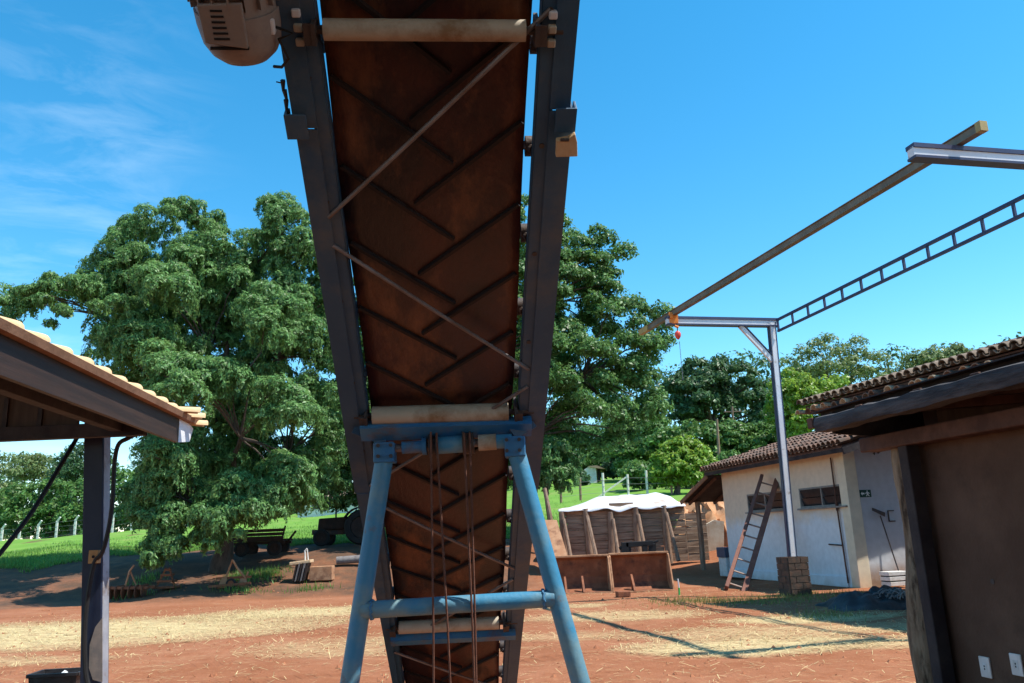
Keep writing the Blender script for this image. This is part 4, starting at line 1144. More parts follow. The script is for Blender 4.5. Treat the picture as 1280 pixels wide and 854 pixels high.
def crates():
    # white ribbed crate at the foot of the end wall
    c = hit(1119, 728, hp(-.5, 0, 0), HF); c.z = .0
    r = thing('crate', c, 'white ribbed plastic crate at the foot of the grey end wall', 'crate')
    for k in range(3):
        mb = MB(); w = .24 + .012 * k; mb.box(c + Vector((0, 0, .09 + .11 * k)), HR * w, HF * .17, (0, 0, .042)); mb.build('band', M['white'], r, bevel=.006)
        if k < 2:
            mb = MB(); mb.box(c + Vector((0, 0, .145 + .11 * k)), HR * (w - .02), HF * .15, (0, 0, .0125)); mb.build('slot', M['dark'], r)
    # tank under the porch
    c = hit(912, 700, hp(6.55, 0, 0), HF); c.z = 0.0
    r = thing('water_trough', c, 'white trough with slate blue rim and lid under the porch behind the ladder', 'trough')
    mb = MB(); mb.box(c + Vector((.1, 0, .28)), HR * .36, HF * .25, (0, 0, .28)); mb.build('basin', M['white'], r, bevel=.02)
    mb = MB(); mb.box(c + Vector((.1, 0, .71)), HR * .39, HF * .28, (0, 0, .149)); mb.build('rim', M['bluegrey'], r, bevel=.02)
    mb = MB(); mb.box(c + Vector((.25, -.1, .89)), HR * .16, HF * .14, (0, 0, .03)); mb.build('lid', M['blue'], r, bevel=.01)
    # leaning dead log by the porch
    t = hit(922, 632, hp(7.4, 0, 0), HF); b = hit(936, 700, hp(7.0, 0, 0), HF)
    mb = MB(); pts = [t.lerp(b, k / 6) + Vector((.03 * math.sin(k * 2), 0, 0)) for k in range(7)]; pts[-1].z = -.02; mb.tube(pts, [.17, .2, .21, .22, .24, .26, .28], 12, wob=.1)
    o = mb.build('dead_log', M['bark'], smooth=True, loc=(b.x, b.y, 0)); tag(o, 'thick pale dead log leaning under the porch roof', 'log')
    # black rubbish heap with grey shredded bundle
    c = on(1100, 758, 0); c.z = 0
    r = thing('rubbish_heap', c, 'low heap of black plastic with grey shredded bundle beside the wooden shed', 'rubbish heap')
    P = []
    for i in range(33):
        row = []
        for j in range(19):
            u = i / 32 * 2 - 1; v = j / 18 * 2 - 1
            e = max(0, 1 - u * u) ** .6 * max(0, 1 - v * v) ** .7
            z = e * (.26 + .07 * math.sin(u * 7 + v * 3) + .05 * math.sin(u * 15 - v * 11) + .03 * math.sin(v * 23 + u * 5)) - .01
            row.append(c + Vector((u * .95 + .06 * math.sin(v * 5), v * .62, max(z, -.02))))
        P.append(row)
    mb = MB(); mb.grid(P); mb.build('sheet', M['blacktarp'], r, smooth=True, sharp=60)
    mb = MB()
    for k in range(90):
        a = c + Vector((rnd.gauss(.22, .16), rnd.gauss(-.25, .12), .16 + rnd.random() * .14))
        b = a + Vector((rnd.uniform(-.2, .12), rnd.uniform(-.12, .06), rnd.uniform(-.12, .02)))
        mb.tube([a, (a + b) / 2 + Vector((0, 0, .03)), b], rnd.uniform(.006, .014), 5)
    mb.build('shredded_strips', M['greybundle'], r)
crates()

# ------------------------------------------------------------------ WOODEN SHED (right foreground)
def right_shed():
    TV = .185; dn = math.hypot(1, TV)
    D = Vector((-TV, 1, 0)) / dn; E_ = Vector((1, TV, 0)) / dn
    def q(k, Y, z, e=0.0): return Vector((k - TV * Y, Y, z)) + E_ * e
    KW, KE = 3.82, 3.32
    YF = hit(1150, 600, q(KW, 4, 1), E_).y + .05
    root = thing('wooden_shed', (q(KW, YF, 0).x, YF, 0), 'dark timber shed with flat roof and log post at the right edge', 'shed')
    # wall
    mb = MB(); mb.hexa([q(KW, 1.2, 0), q(KW, 1.2, 0, .14), q(KW, YF - .04, 0, .14), q(KW, YF - .04, 0), q(KW, 1.2, 2.08), q(KW, 1.2, 2.08, .14), q(KW, YF - .04, 2.08, .14), q(KW, YF - .04, 2.08)]); mb.build('side_wall', M['wallbrown'], root)
    mb = MB(); mb.hexa([q(KW, YF - .14, 0, .142), q(KW, YF - .14, 0, 3.3), q(KW, YF - .0, 0, 3.3), q(KW, YF - .0, 0, .142), q(KW, YF - .14, 2.28, .142), q(KW, YF - .14, 2.42, 3.3), q(KW, YF, 2.42, 3.3), q(KW, YF, 2.28, .142)]); mb.build('end_wall', M['boards'], root)
    mb = MB(); mb.hexa([q(KW, 1.2, 0, 3.2), q(KW, 1.2, 0, 3.3), q(KW, YF, 0, 3.3), q(KW, YF, 0, 3.2), q(KW, 1.2, 2.40, 3.2), q(KW, 1.2, 2.40, 3.3), q(KW, YF, 2.40, 3.3), q(KW, YF, 2.40, 3.2)]); mb.build('back_wall', M['boards'], root)
    mb = MB(); c_ = hit(1241, 727, q(KW, 4, 1), E_); mb.tube([c_ - E_ * .004, c_ + E_ * .01], .016, 8); mb.build('nail_hole', M['iron'], root)
    # wall plate beam, post pieces
    mb = MB(); mb.bar(q(KW - .09, 1.2, 2.022), q(KW - .09, 6.0, 2.04), .15, .105); mb.build('wall_beam', M['redwood'], root, bevel=.01)
    def logpost(px_top, px_bot, Y, r, mt, nm, n=14, wob=.1, seed=3):
        t = at(*px_top, Y); b = at(*px_bot, Y); b = t + (b - t) * (t.z / (t.z - b.z)); t = t + (t - b).normalized() * .1
        pts = []; rs = []
        for k in range(15):
            f = k / 14
            p = b.lerp(t, f) + Vector((.012 * math.sin(f * 11), .01 * math.sin(f * 7 + 1), 0)); pts.append(p); rs.append(r * (1.25 - .3 * f + .08 * math.sin(f * 13 + seed)))
        mb = MB(); mb.tube(pts, rs, n, wob=wob, seed=seed); return mb.build(nm, mt, root, smooth=True, sharp=70)
    logpost((1131, 566), (1161, 854), YF + .05, .074, M['bark'], 'log_post')
    t = at(1134, 553, YF - .12); b = at(1181, 854, YF - .12); b = t + (b - t) * (t.z / (t.z - b.z))
    mb = MB(); mb.bar(b, t, .095, .10, E_); mb.build('shaded_log_side', M['darkwood'], root, bevel=.008)  # dark bar stands in for the shaded side of the log post
    # eave beam, rough hewn
    P = []
    for k in range(41):
        Y = 1.2 + (5.86 - 1.2) * k / 40
        taper = 1.0 - .25 * max(0, (Y - 5.0))
        w1 = .004 * math.sin(k * 1.3) + .004 * math.sin(k * 2.9)
        w2 = .005 * math.sin(k * .9 + 2) + .004 * math.sin(k * 3.7)
        ring = [(-.05 + w1 * .5, 2.140 + w2), (.05, 2.135 + w2), (.055, 2.235 + w1), (.0, 2.25 + w1), (-.045, 2.235 + w1), (-.062, 2.19 + (w1 + w2) / 2)]
        P.append([q(KE, Y, z, e) for e, z in ring])
    mb = MB(); n = 6; vs_ = [p for r in P for p in r]
    mb.add(vs_, [(k * n + j, k * n + (j + 1) % n, (k + 1) * n + (j + 1) % n, (k + 1) * n + j) for k in range(40) for j in range(n)] + [tuple(range(n - 1, -1, -1)), tuple(range(40 * n, 41 * n))])
    mb.build('eave_beam', M['greywood'], root, smooth=True, sharp=40)
    # rafters and roof deck
    mb = MB(); mb.hexa([q(KE, YF + .12, 2.12, .06), q(KE, YF + .12, 2.06, .8), q(KE, YF + .15, 2.06, .8), q(KE, YF + .15, 2.12, .06), q(KE, YF + .12, 2.275, .06), q(KE, YF + .12, 2.31, .8), q(KE, YF + .15, 2.31, .8), q(KE, YF + .15, 2.275, .06)]); mb.build('gable_board', M['darkwood'], root)
    SL = .06
    def rz(e): return 2.262 + (e + .05) * SL
    for k, Y in enumerate(np.arange(1.5, 6.0, .55)):
        j = rnd.uniform(-.08, .08)
        mb = MB(); mb.bar(q(KE, Y + j, rz(-.02) - .045, -.02), q(KE, Y + j * .3, rz(3.7) - .045, 3.7), .07, .075); mb.build('rafter', M['redwood'], root, bevel=.006)
    for k, e in enumerate(np.arange(.12, 3.5, .36)):
        mb = MB(); mb.bar(q(KE, 1.2, rz(e) + .012, e), q(KE, 6.0, rz(e) + .012, e), .05, .025); mb.build('batten', M['darkwood'], root)
    mb = MB(); mb.hexa([q(KE, 1.2, rz(.02) + .028, .02), q(KE, 6.02, rz(.02) + .028, .02), q(KE, 6.02, rz(3.8) + .028, 3.8), q(KE, 1.2, rz(3.8) + .028, 3.8), q(KE, 1.2, rz(.02) + .036, .02), q(KE, 6.02, rz(.02) + .036, .02), q(KE, 6.02, rz(3.8) + .036, 3.8), q(KE, 1.2, rz(3.8) + .036, 3.8)]); mb.build('roof_deck', M['darkwood'], root)
    # socket outlets
    for (x, y) in ((1233, 834), (1272, 831)):
        c = hit(x, y, q(KW, 4, 1), E_)
        mb = MB(); mb.box(c - E_ * .006, D * .044, E_ * .006, (0, 0, .061)); pl = mb.build('socket_outlet', M['plate'], root, bevel=.005)
        mb = MB(); mb.box(c - E_ * .0128, D * .018, E_ * .0012, (0, 0, .026)); mb.build('insert', M['white'], pl)
        for dz in (-.010, .006):
            mb = MB(); mb.box(c - E_ * .0145 + Vector((0, 0, dz)), D * .004, E_ * .0008, (0, 0, .005)); mb.build('pin_hole', M['dark'], pl)
right_shed()

# ------------------------------------------------------------------ SHADE SHED above and behind the viewpoint, added unseen to darken the upper conveyor
def shade_shed():
    root = thing('shade_shed', (-5, -1.2, 0), 'unseen added shed whose roof shades the upper end of the conveyor', 'shed')
    for x in (-5.0, 5.4):
        for y in (-1.2, -5.6, -10.0):
            mb = MB(); mb.bar(Vector((x, y, 0)), Vector((x, y, 4.5)), .18, .18, (0, 1, 0)); mb.build('post', M['post_blue'], root)
        mb = MB(); mb.bar(Vector((x, -10.2, 4.57)), Vector((x, 1.2, 4.57)), .12, .16); mb.build('eave_beam', M['navy_steel'], root)
    for y in (1.1, -1.2, -3.4, -5.6, -7.8, -10.0):
        mb = MB(); mb.bar(Vector((-5, y, 4.72)), Vector((.2, y, 5.25)), .08, .14); mb.bar(Vector((5.4, y, 4.72)), Vector((.2, y, 5.25)), .08, .14); mb.build('rafter', M['navy_steel'], root)
    mb = MB()
    for sx, x0 in ((1, -5.3), (-1, 5.7)):
        n = 60; P = []
        for i in range(n + 1):
            y = -10.4 + (1.3 + 10.4) * i / n
            P.append([Vector((x0 + (.2 - x0) * k / 6, y, 4.80 + .53 * k / 6 + .02 * math.cos(i * math.pi))) for k in range(7)])
        mb.grid(P)
    o = mb.build('roof', M['galv'], root); o.modifiers.new('t', 'SOLIDIFY').thickness = .006
    for i in range(27):
        mb = MB(); mb.box(Vector((-4.85 + .39 * i, -10.15, 2.25)), (.188, 0, 0), (0, .015, 0), (0, 0, 2.25)); mb.build('wall_board', M['boards'], root)
shade_shed()

# ------------------------------------------------------------------ TILE ROOFED BARN behind the timber shed
def barn():
    TV = .283; dn = math.hypot(1, TV)
    D = Vector((-TV, 1, 0)) / dn; E_ = Vector((1, TV, 0)) / dn
    K = 10.6
    def q(e, Y, z): return Vector((K - TV * Y, Y, z)) + E_ * e
    Y1, Y0 = 16.35, 6.0
    ZE = 3.80; SL = .235; W = 4.6
    root = thing('barn', q(1.25, Y1 - .8, 0), 'barn with a grey tile roof and pale broken eave tiles behind the timber shed', 'barn')
    rz = lambda e: ZE + (e + .1) * SL
    mb = MB(); mb.hexa([q(1.25, Y0, 0), q(1.45, Y0, 0), q(1.45, Y1 - .8, 0), q(1.25, Y1 - .8, 0), q(1.25, Y0, rz(1.25) - .12), q(1.45, Y0, rz(1.45) - .12), q(1.45, Y1 - .8, rz(1.45) - .12), q(1.25, Y1 - .8, rz(1.25) - .12)]); mb.build('front_wall', M['endwall'], root)
    mb = MB(); mb.hexa([q(1.452, Y1 - 1.0, 0), q(8, Y1 - 1.0, 0), q(8, Y1 - .8, 0), q(1.452, Y1 - .8, 0), q(1.452, Y1 - 1.0, rz(1.45) - .13), q(8, Y1 - 1.0, rz(1.45)), q(8, Y1 - .8, rz(1.45)), q(1.452, Y1 - .8, rz(1.45) - .13)]); mb.build('gable_wall', M['endwall'], root)
    mb = MB(); mb.hexa([q(.0, Y0, rz(0) - .03), q(.0, Y1, rz(0) - .03), q(W, Y1, rz(W) - .03), q(W, Y0, rz(W) - .03), q(.0, Y0, rz(0)), q(.0, Y1, rz(0)), q(W, Y1, rz(W)), q(W, Y0, rz(W))])
    mb.hexa([q(W + .002, Y0, rz(W) - .03), q(W + .002, Y1, rz(W) - .03), q(2 * W, Y1, rz(0) - .03), q(2 * W, Y0, rz(0) - .03), q(W + .002, Y0, rz(W)), q(W + .002, Y1, rz(W)), q(2 * W, Y1, rz(0)), q(2 * W, Y0, rz(0))]); mb.build('roof_deck', M['redwood'], root)
    mb = MB(); mb.bar(q(.06, Y0, rz(0) - .09), q(.06, Y1 + .02, rz(0) - .09), .07, .10); mb.build('eave_board', M['redwood'], root)
    for Y in np.arange(Y0 + .3, Y1, .7):
        mb = MB(); mb.bar(q(.12, Y, rz(.12) - .085), q(W, Y, rz(W) - .085), .07, .10); mb.build('rafter', M['darkwood'], root)
    yv = (E_ + Vector((0, 0, SL))).normalized(); xv = D; zv = xv.cross(yv)
    if zv.z < 0: zv = -zv
    ct, cf = arc_tile(.44, .088, .070, .014)
    pt, pf = arc_tile(.44, .070, .088, .014, flip=True)
    proto = None; rest = MB(); sp = .185; n = int((Y1 - Y0) / sp)
    B = Matrix((xv, yv, zv)).transposed().to_4x4()
    for i in range(n + 1):
        Y = Y1 - i * sp / dn * dn
        for r in range(12):
            up = .10 + .013 * (r % 2)
            base = q(-.13, Y - sp / 2, rz(-.13)) + yv * (r * .385 + rnd.uniform(-.01, .01)) + zv * up
            rest.add([base + xv * v.x + yv * v.y + zv * (v.z - v.y * .03) for v in pt], pf)
            b = q(-.13, Y, rz(-.13)) + yv * (r * .385 + rnd.uniform(-.02, .02)) + zv * (up - .022 + rnd.uniform(-.004, .006))
            if r == 0:
                mm = Matrix.Translation(b) @ B @ Matrix.Rotation(rnd.uniform(-.03, .03), 4, 'Z') @ Matrix.Rotation(-.03, 4, 'X')
                if proto is None:
                    mb = MB(); mb.add([v + org(root) for v in ct], cf)
                    proto = mb.build('eave_tile', M['tile_old'], root, smooth=True)
                    m2 = mm.copy(); m2.translation -= org(root); proto.matrix_local = m2
                else: inst(proto, mm, root)
            else:
                j = rnd.uniform(-.01, .01)
                rest.add([b + xv * (v.x + j) + yv * v.y + zv * (v.z - v.y * .03) for v in ct], cf)
    o = rest.build('roof_tiles', M['tile_old'], root, smooth=True); o['kind'] = 'stuff'
    mb = MB(); mb.tube([q(W, Y0, rz(W) + .10), q(W, Y1 + .05, rz(W) + .10)], .13, 10); mb.build('ridge', M['tile_old'], root, smooth=True)
    # second course of tile ends bedded under the eave row, many broken and pale
    for i in range(34):
        Y = Y1 + .02 - i * .27 - rnd.uniform(0, .10)
        rr = rnd.uniform(.075, .105); ln = rnd.uniform(.25, .40)
        v2, f2 = arc_tile(ln, rr, rr * .9, .018, n=5)
        b = q(-.16 - rnd.uniform(0, .12), Y, rz(0) - .15 + rnd.uniform(-.03, .01))
        mb = MB(); mb.add([b + xv * v.x + E_ * v.y + Vector((0, 0, v.z)) for v in v2], f2)
        mb.build('under_tile', M['tile_end'] if rnd.random() < .55 else M['tile_red'], root, smooth=True)
    mb = MB(); mb.hexa([q(-.06, Y0, rz(0) - .16), q(.3, Y0, rz(0) - .16), q(.3, Y1 + .05, rz(0) - .16), q(-.06, Y1 + .05, rz(0) - .16), q(-.1, Y0, rz(0) - .125), q(.3, Y0, rz(0) - .125), q(.3, Y1 + .05, rz(0) - .125), q(-.1, Y1 + .05, rz(0) - .125)]); mb.build('eave_lining', M['tile_red'], root)
barn()

# ------------------------------------------------------------------ SILO WALL, TARP, BUCKETS
def silo():
    Y = 28.0
    W = lambda x, Yy=Y: at(x, 660, Yy).x
    xl, xr = W(700), W(884)
    zb = .50
    root = thing('plank_wall', (W(770), Y, hz(W(770), Y)), 'brown plank silo wall with propped log posts below a white tarp', 'wall')
    xs = [702, 731, 763, 794, 829, 858, 884]
    for i in range(len(xs) - 1):
        a, b = W(xs[i]), W(xs[i + 1])
        top = 2.22 if i < 5 else 2.0
        z = zb - .1; k = 0
        while z < top - .05:
            h = rnd.uniform(.20, .27)
            mb = MB(); mb.hexa([Vector((a + .01, Y + .04, z)), Vector((b - .01, Y + .04 + rnd.uniform(-.015, .015), z)), Vector((b - .01, Y + .10, z)), Vector((a + .01, Y + .10, z)), Vector((a + .01, Y + .04 + rnd.uniform(-.02, .02), z + h - .015)), Vector((b - .01, Y + .04, z + h - .015 + rnd.uniform(-.02, .01))), Vector((b - .01, Y + .10, z + h - .015)), Vector((a + .01, Y + .10, z + h - .015))])
            mb.build('plank', M['planks'], root); z += h
    for i, x in enumerate(xs[:5]):
        t = at(x, (640, 636, 640, 634, 632)[i], Y); bx = W(x + (3, 5, -1, 1, 4)[i]); b = Vector((bx, Y - .06, zb - .15))
        t = Vector((t.x, Y - .08, t.z))
        pts = [b.lerp(t, k / 6) + Vector((rnd.uniform(-.012, .012), 0, 0)) for k in range(7)]
        mb = MB(); mb.tube(pts, [.125, .12, .115, .12, .11, .11, .10], 9, wob=.1, seed=i); mb.build('post', M['logs'], root, smooth=True, sharp=50)
        # raking prop leaning on the post from the front
        p1 = Vector((b.x + .16, Y - .85, zb - .05)); p0 = Vector((t.x + .05, Y - .2, t.z - .25))
        mb = MB(); mb.tube([p1, p0], [.07, .06], 8, wob=.1, seed=i + 9); mb.build('prop', M['logs'], root, smooth=True)
    # rusty sheet leaning at the left end
    p = [at(688, 648, 27.4), at(700, 650, 27.4), at(712, 697, 26.9), at(680, 697, 26.9)]
    mb = MB(); mb.prism([at(672, 650, 27.5), at(696, 650, 27.5), at(711, 700, 26.6), at(672, 700, 26.6)], (0, .03, 0))
    o = mb.build('steel_sheet', M['rustlight'], loc=tuple(at(690, 700, 26.6))); tag(o, 'rust brown steel sheet leaning at the left end of the plank wall', 'steel sheet')
    # leaning wooden pole behind it
    a = at(688, 648, 29.0); b = at(681, 610, 29.0)
    mb = MB(); mb.tube([Vector((a.x + .1, a.y, hz(a.x, a.y) - .2)), a, b + Vector((0, .3, 0))], [.09, .085, .07], 8); o = mb.build('wooden_pole', M['logs'], smooth=True, loc=(a.x, a.y, hz(a.x, a.y))); tag(o, 'leaning bare wooden pole left of the plank wall', 'pole')
    # tarp over the silage heap
    n, mq = 70, 44; P = []
    for i in range(n + 1):
        u = i / n; row = []
        for j in range(mq + 1):
            v = j / mq
            Yt = Y + (-.12 + v * 5.5)
            # silhouette of the ridge in photo pixels as true height at the ridge depth
            ridge = np.interp(u, [0, .12, .3, .5, .62, .8, .93, 1], [2.24, 2.46, 2.70, 2.80, 2.74, 2.82, 2.62, 2.30])
            edge = 2.28 - .02 * math.sin(u * 31)
            prof = math.sin(min(1, v * 1.9) * math.pi / 2) if v < .55 else math.cos((v - .55) / .45 * math.pi / 2) ** .7
            ground_z = hz(W(700 + 165 * u, Yt), Yt)
            z = edge + (ridge - edge) * max(0, prof) if v < .55 else ground_z + (ridge - ground_z) * max(0, prof)
            z += .018 * math.sin(u * 23 + v * 4 + math.sin(v * 9)) + .010 * abs(math.sin(u * 39 - v * 13)) + .022 * math.sin(u * 9 + 1.2 * math.sin(u * 13))
            if j == 0:
                z -= .07 + .06 * abs(math.sin(u * 5.0 * math.pi)); Yt -= .05
            xw = W(699 + 160 * u, Y) + (Yt - Y) * .12
            row.append(Vector((xw, Yt, z)))
        P.append(row)
    mb = MB(); mb.grid(P); o = mb.build('tarp', M['tarp'], smooth=True, loc=(W(780), Y + .5, 2.2), sharp=80); tag(o, 'white plastic tarp covering the silage heap above the plank wall', 'tarp')
    sl_ = o.modifiers.new('t', 'SOLIDIFY'); sl_.thickness = .015
    # old plaster stub wall and earth bank to the right
    p = [(857, 692), (857, 662), (864, 655), (872, 648), (884, 640), (896, 634), (921, 628), (935, 640), (935, 692)]
    mb = MB(); mb.prism([at(x, y, 29.2) for x, y in [(859, 700), (858, 664), (866, 655), (880, 657), (893, 650), (905, 652), (905, 700)]], (0, .25, 0)); o = mb.build('stub_wall', M['oldplaster'], loc=tuple(at(880, 690, 29.2))); tag(o, 'broken cream plaster wall stub beside the porch post', 'wall')
    P = []
    for i in range(41):
        u = i / 40; row = []
        for j in range(17):
            v = j / 16
            x = W(850 + 110 * u, 30) ; Yy = 29.6 + v * 3.0
            top = np.interp(u, [0, .2, .35, .6, 1], [2.2, 2.5, 2.95, 3.0, 2.7])
            z = .4 + (top - .4) * min(1, v * 1.6) ** .55 + .07 * math.sin(i * 1.7 + j * 2.1) + .05 * math.sin(i * .8 - j * 1.1)
            row.append(Vector((x + .1 * math.sin(j * 1.3 + i), Yy + .12 * math.sin(i * 1.1), z)))
        P.append(row)
    mb = MB(); mb.grid(P); o = mb.build('earth_bank', M['soilwall'], smooth=True); tag(o, kind='structure')
silo()

def bucket(x0, x1, yt, yb, label, gus, Yb):
    a = at(x0, yb, Yb); b = at(x1, yb, Yb); zb = 0.0
    wv = Vector((b.x - a.x, b.y - a.y, 0)); Wd = wv.length; wv.normalize(); fv = Vector((wv.y, -wv.x, 0))   # toward the camera
    c = Vector(((a.x + b.x) / 2, Yb, 0)); H = (yb - yt) / FPX * Yb + .03
    c.z = hz(c.x, c.y)
    r = thing('loader_bucket', c, label, 'bucket', 'loader buckets in front of the plank wall')
    prof = [(.02, .0), (-.45, .0), (-.60, .06), (-.70, .18), (-.72, .35), (-.66, H - .06), (-.52, H)]
    th = .025
    P = lambda e, z, s: c + fv * (e + .35) + wv * s + Vector((0, 0, z))
    mb = MB()
    for i in range(len(prof) - 1):
        (e0, z0), (e1, z1) = prof[i], prof[i + 1]
        d = Vector((e1 - e0, z1 - z0)).normalized(); nx, nz_ = d.y * th, -d.x * th
        q = [P(e0, z0, -Wd / 2), P(e0, z0, Wd / 2), P(e1, z1, Wd / 2), P(e1, z1, -Wd / 2)]
        off = fv * nx + Vector((0, 0, nz_))
        mb.hexa([p for p in q] + [p + off for p in q])
    mb.build('shell', M['rust'], r)
    side = [(.02, .0), (-.45, .0), (-.60, .06), (-.70, .18), (-.72, .35), (-.66, H - .06), (-.52, H), (-.35, H - .05), (.0, .12)]
    for s in (-1, 1):
        mb = MB(); mb.prism([P(e, z, s * (Wd / 2 + .003)) for e, z in side], wv * s * .035); mb.build('cheek_plate', M['rustlight'], r)
    mb = MB(); mb.bar(P(-.52, H + .01, -Wd / 2 - .04), P(-.52, H + .01, Wd / 2 + .04), .12, .05); mb.build('top_lip', M['rustlight'], r, bevel=.008)
    mb = MB(); mb.bar(P(.03, .005, -Wd / 2 - .03), P(.03, .005, Wd / 2 + .03), .14, .028); mb.build('cutting_edge', M['rustlight'], r)
    for g in gus:
        mb = MB(); s = (g - .5) * Wd
        mb.prism([P(.08, .03, s), P(-.42, .03, s), P(-.45, .40, s)], wv * .05); mb.build('gusset', M['rust'], r)
bucket(684, 762, 697, 737, 'left rusty loader bucket standing open in front of the plank wall', (.28, .56), 21.2)
bucket(766, 838, 694, 735, 'right rusty loader bucket under the black tyre frame', (.33,), 21.2)
def tyre_frame():
    # black coupling frame resting on the soil bank behind the right bucket
    Y = 23.2
    P = lambda x, y: at(x, y, Y)
    r = thing('coupling_frame', P(798, 695), 'black machine coupling frame standing behind the right bucket', 'machine part')
    def b_(x0, y0, x1, y1, w, h, nm='bar'):
        mb = MB(); mb.bar(P(x0, y0), P(x1, y1), h, w, (0, 1, 0)); mb.build(nm, M['cable'], r, bevel=.01)
    b_(782, 681, 816, 679, .16, .14, 'top_bar'); b_(781, 678, 781, 698, .16, .2, 'upright'); b_(786, 682, 787, 698, .12, .1, 'upright'); b_(806, 681, 806, 698, .16, .14, 'upright'); b_(815, 679, 815, 697, .12, .18, 'upright'); b_(774, 686, 783, 682, .09, .08, 'arm'); b_(818, 678, 823, 676, .06, .06, 'arm')
    for k in range(4):
        b_(811, 682 + 4 * k, 820, 682 + 4 * k, .05, .24, 'link')
tyre_frame()
# brick and green stake in front of the buckets
def oddments():
    c = on(779, 746, 0)
    mb = MB(); mb.box(c + Vector((0, 0, .06)), (.15, .02, 0), (-.02, .1, 0), (0, 0, .06)); o = mb.build('brick', M['rust'], bevel=.012, loc=(c.x, c.y, 0)); tag(o, 'single red brick lying on the soil in front of the buckets', 'brick')
    c = on(849, 744, 0)
    r = thing('stake', c, 'short green topped stake stuck in the soil right of the buckets', 'stake')
    mb = MB(); mb.tube([c + Vector((0, 0, -.1)), c + Vector((.01, 0, .16))], .022, 8); mb.build('shaft', M['green'], r)
    mb = MB(); mb.tube([c + Vector((.01, 0, .16)), c + Vector((.0, 0, .36))], .016, 8); mb.build('tip', M['galv'], r)
    # black rod lying by the buckets
oddments()

# ------------------------------------------------------------------ FARM IMPLEMENTS under the trees
def wheel(r, c, ax, R1, w, hub=None, name='wheel'):
    ax = Vector(ax).normalized(); c = Vector(c)
    a = ax.orthogonal().normalized(); b = ax.cross(a)
    prof = [(-w / 2, R1 * .62), (-w / 2, R1 * .9), (-w / 4, R1), (w / 4, R1), (w / 2, R1 * .9), (w / 2, R1 * .62)]
    n = 22; vs_ = [c + ax * e + (a * math.cos(2 * math.pi * k / n) + b * math.sin(2 * math.pi * k / n)) * rr for e, rr in prof for k in range(n)]
    mb = MB(); m_ = len(prof); mb.add(vs_, [(i * n + k, i * n + (k + 1) % n, ((i + 1) % m_) * n + (k + 1) % n, ((i + 1) % m_) * n + k) for i in range(m_) for k in range(n)])
    o = mb.build(name, M['tyre'], r, smooth=True)
    mb = MB(); mb.tube([c - ax * w * .3, c + ax * w * .3], R1 * .60, 18); mb.tube([c - ax * w * .5, c + ax * w * .5], R1 * .18, 10); mb.build('rim', hub or M['machine'], o, smooth=True)
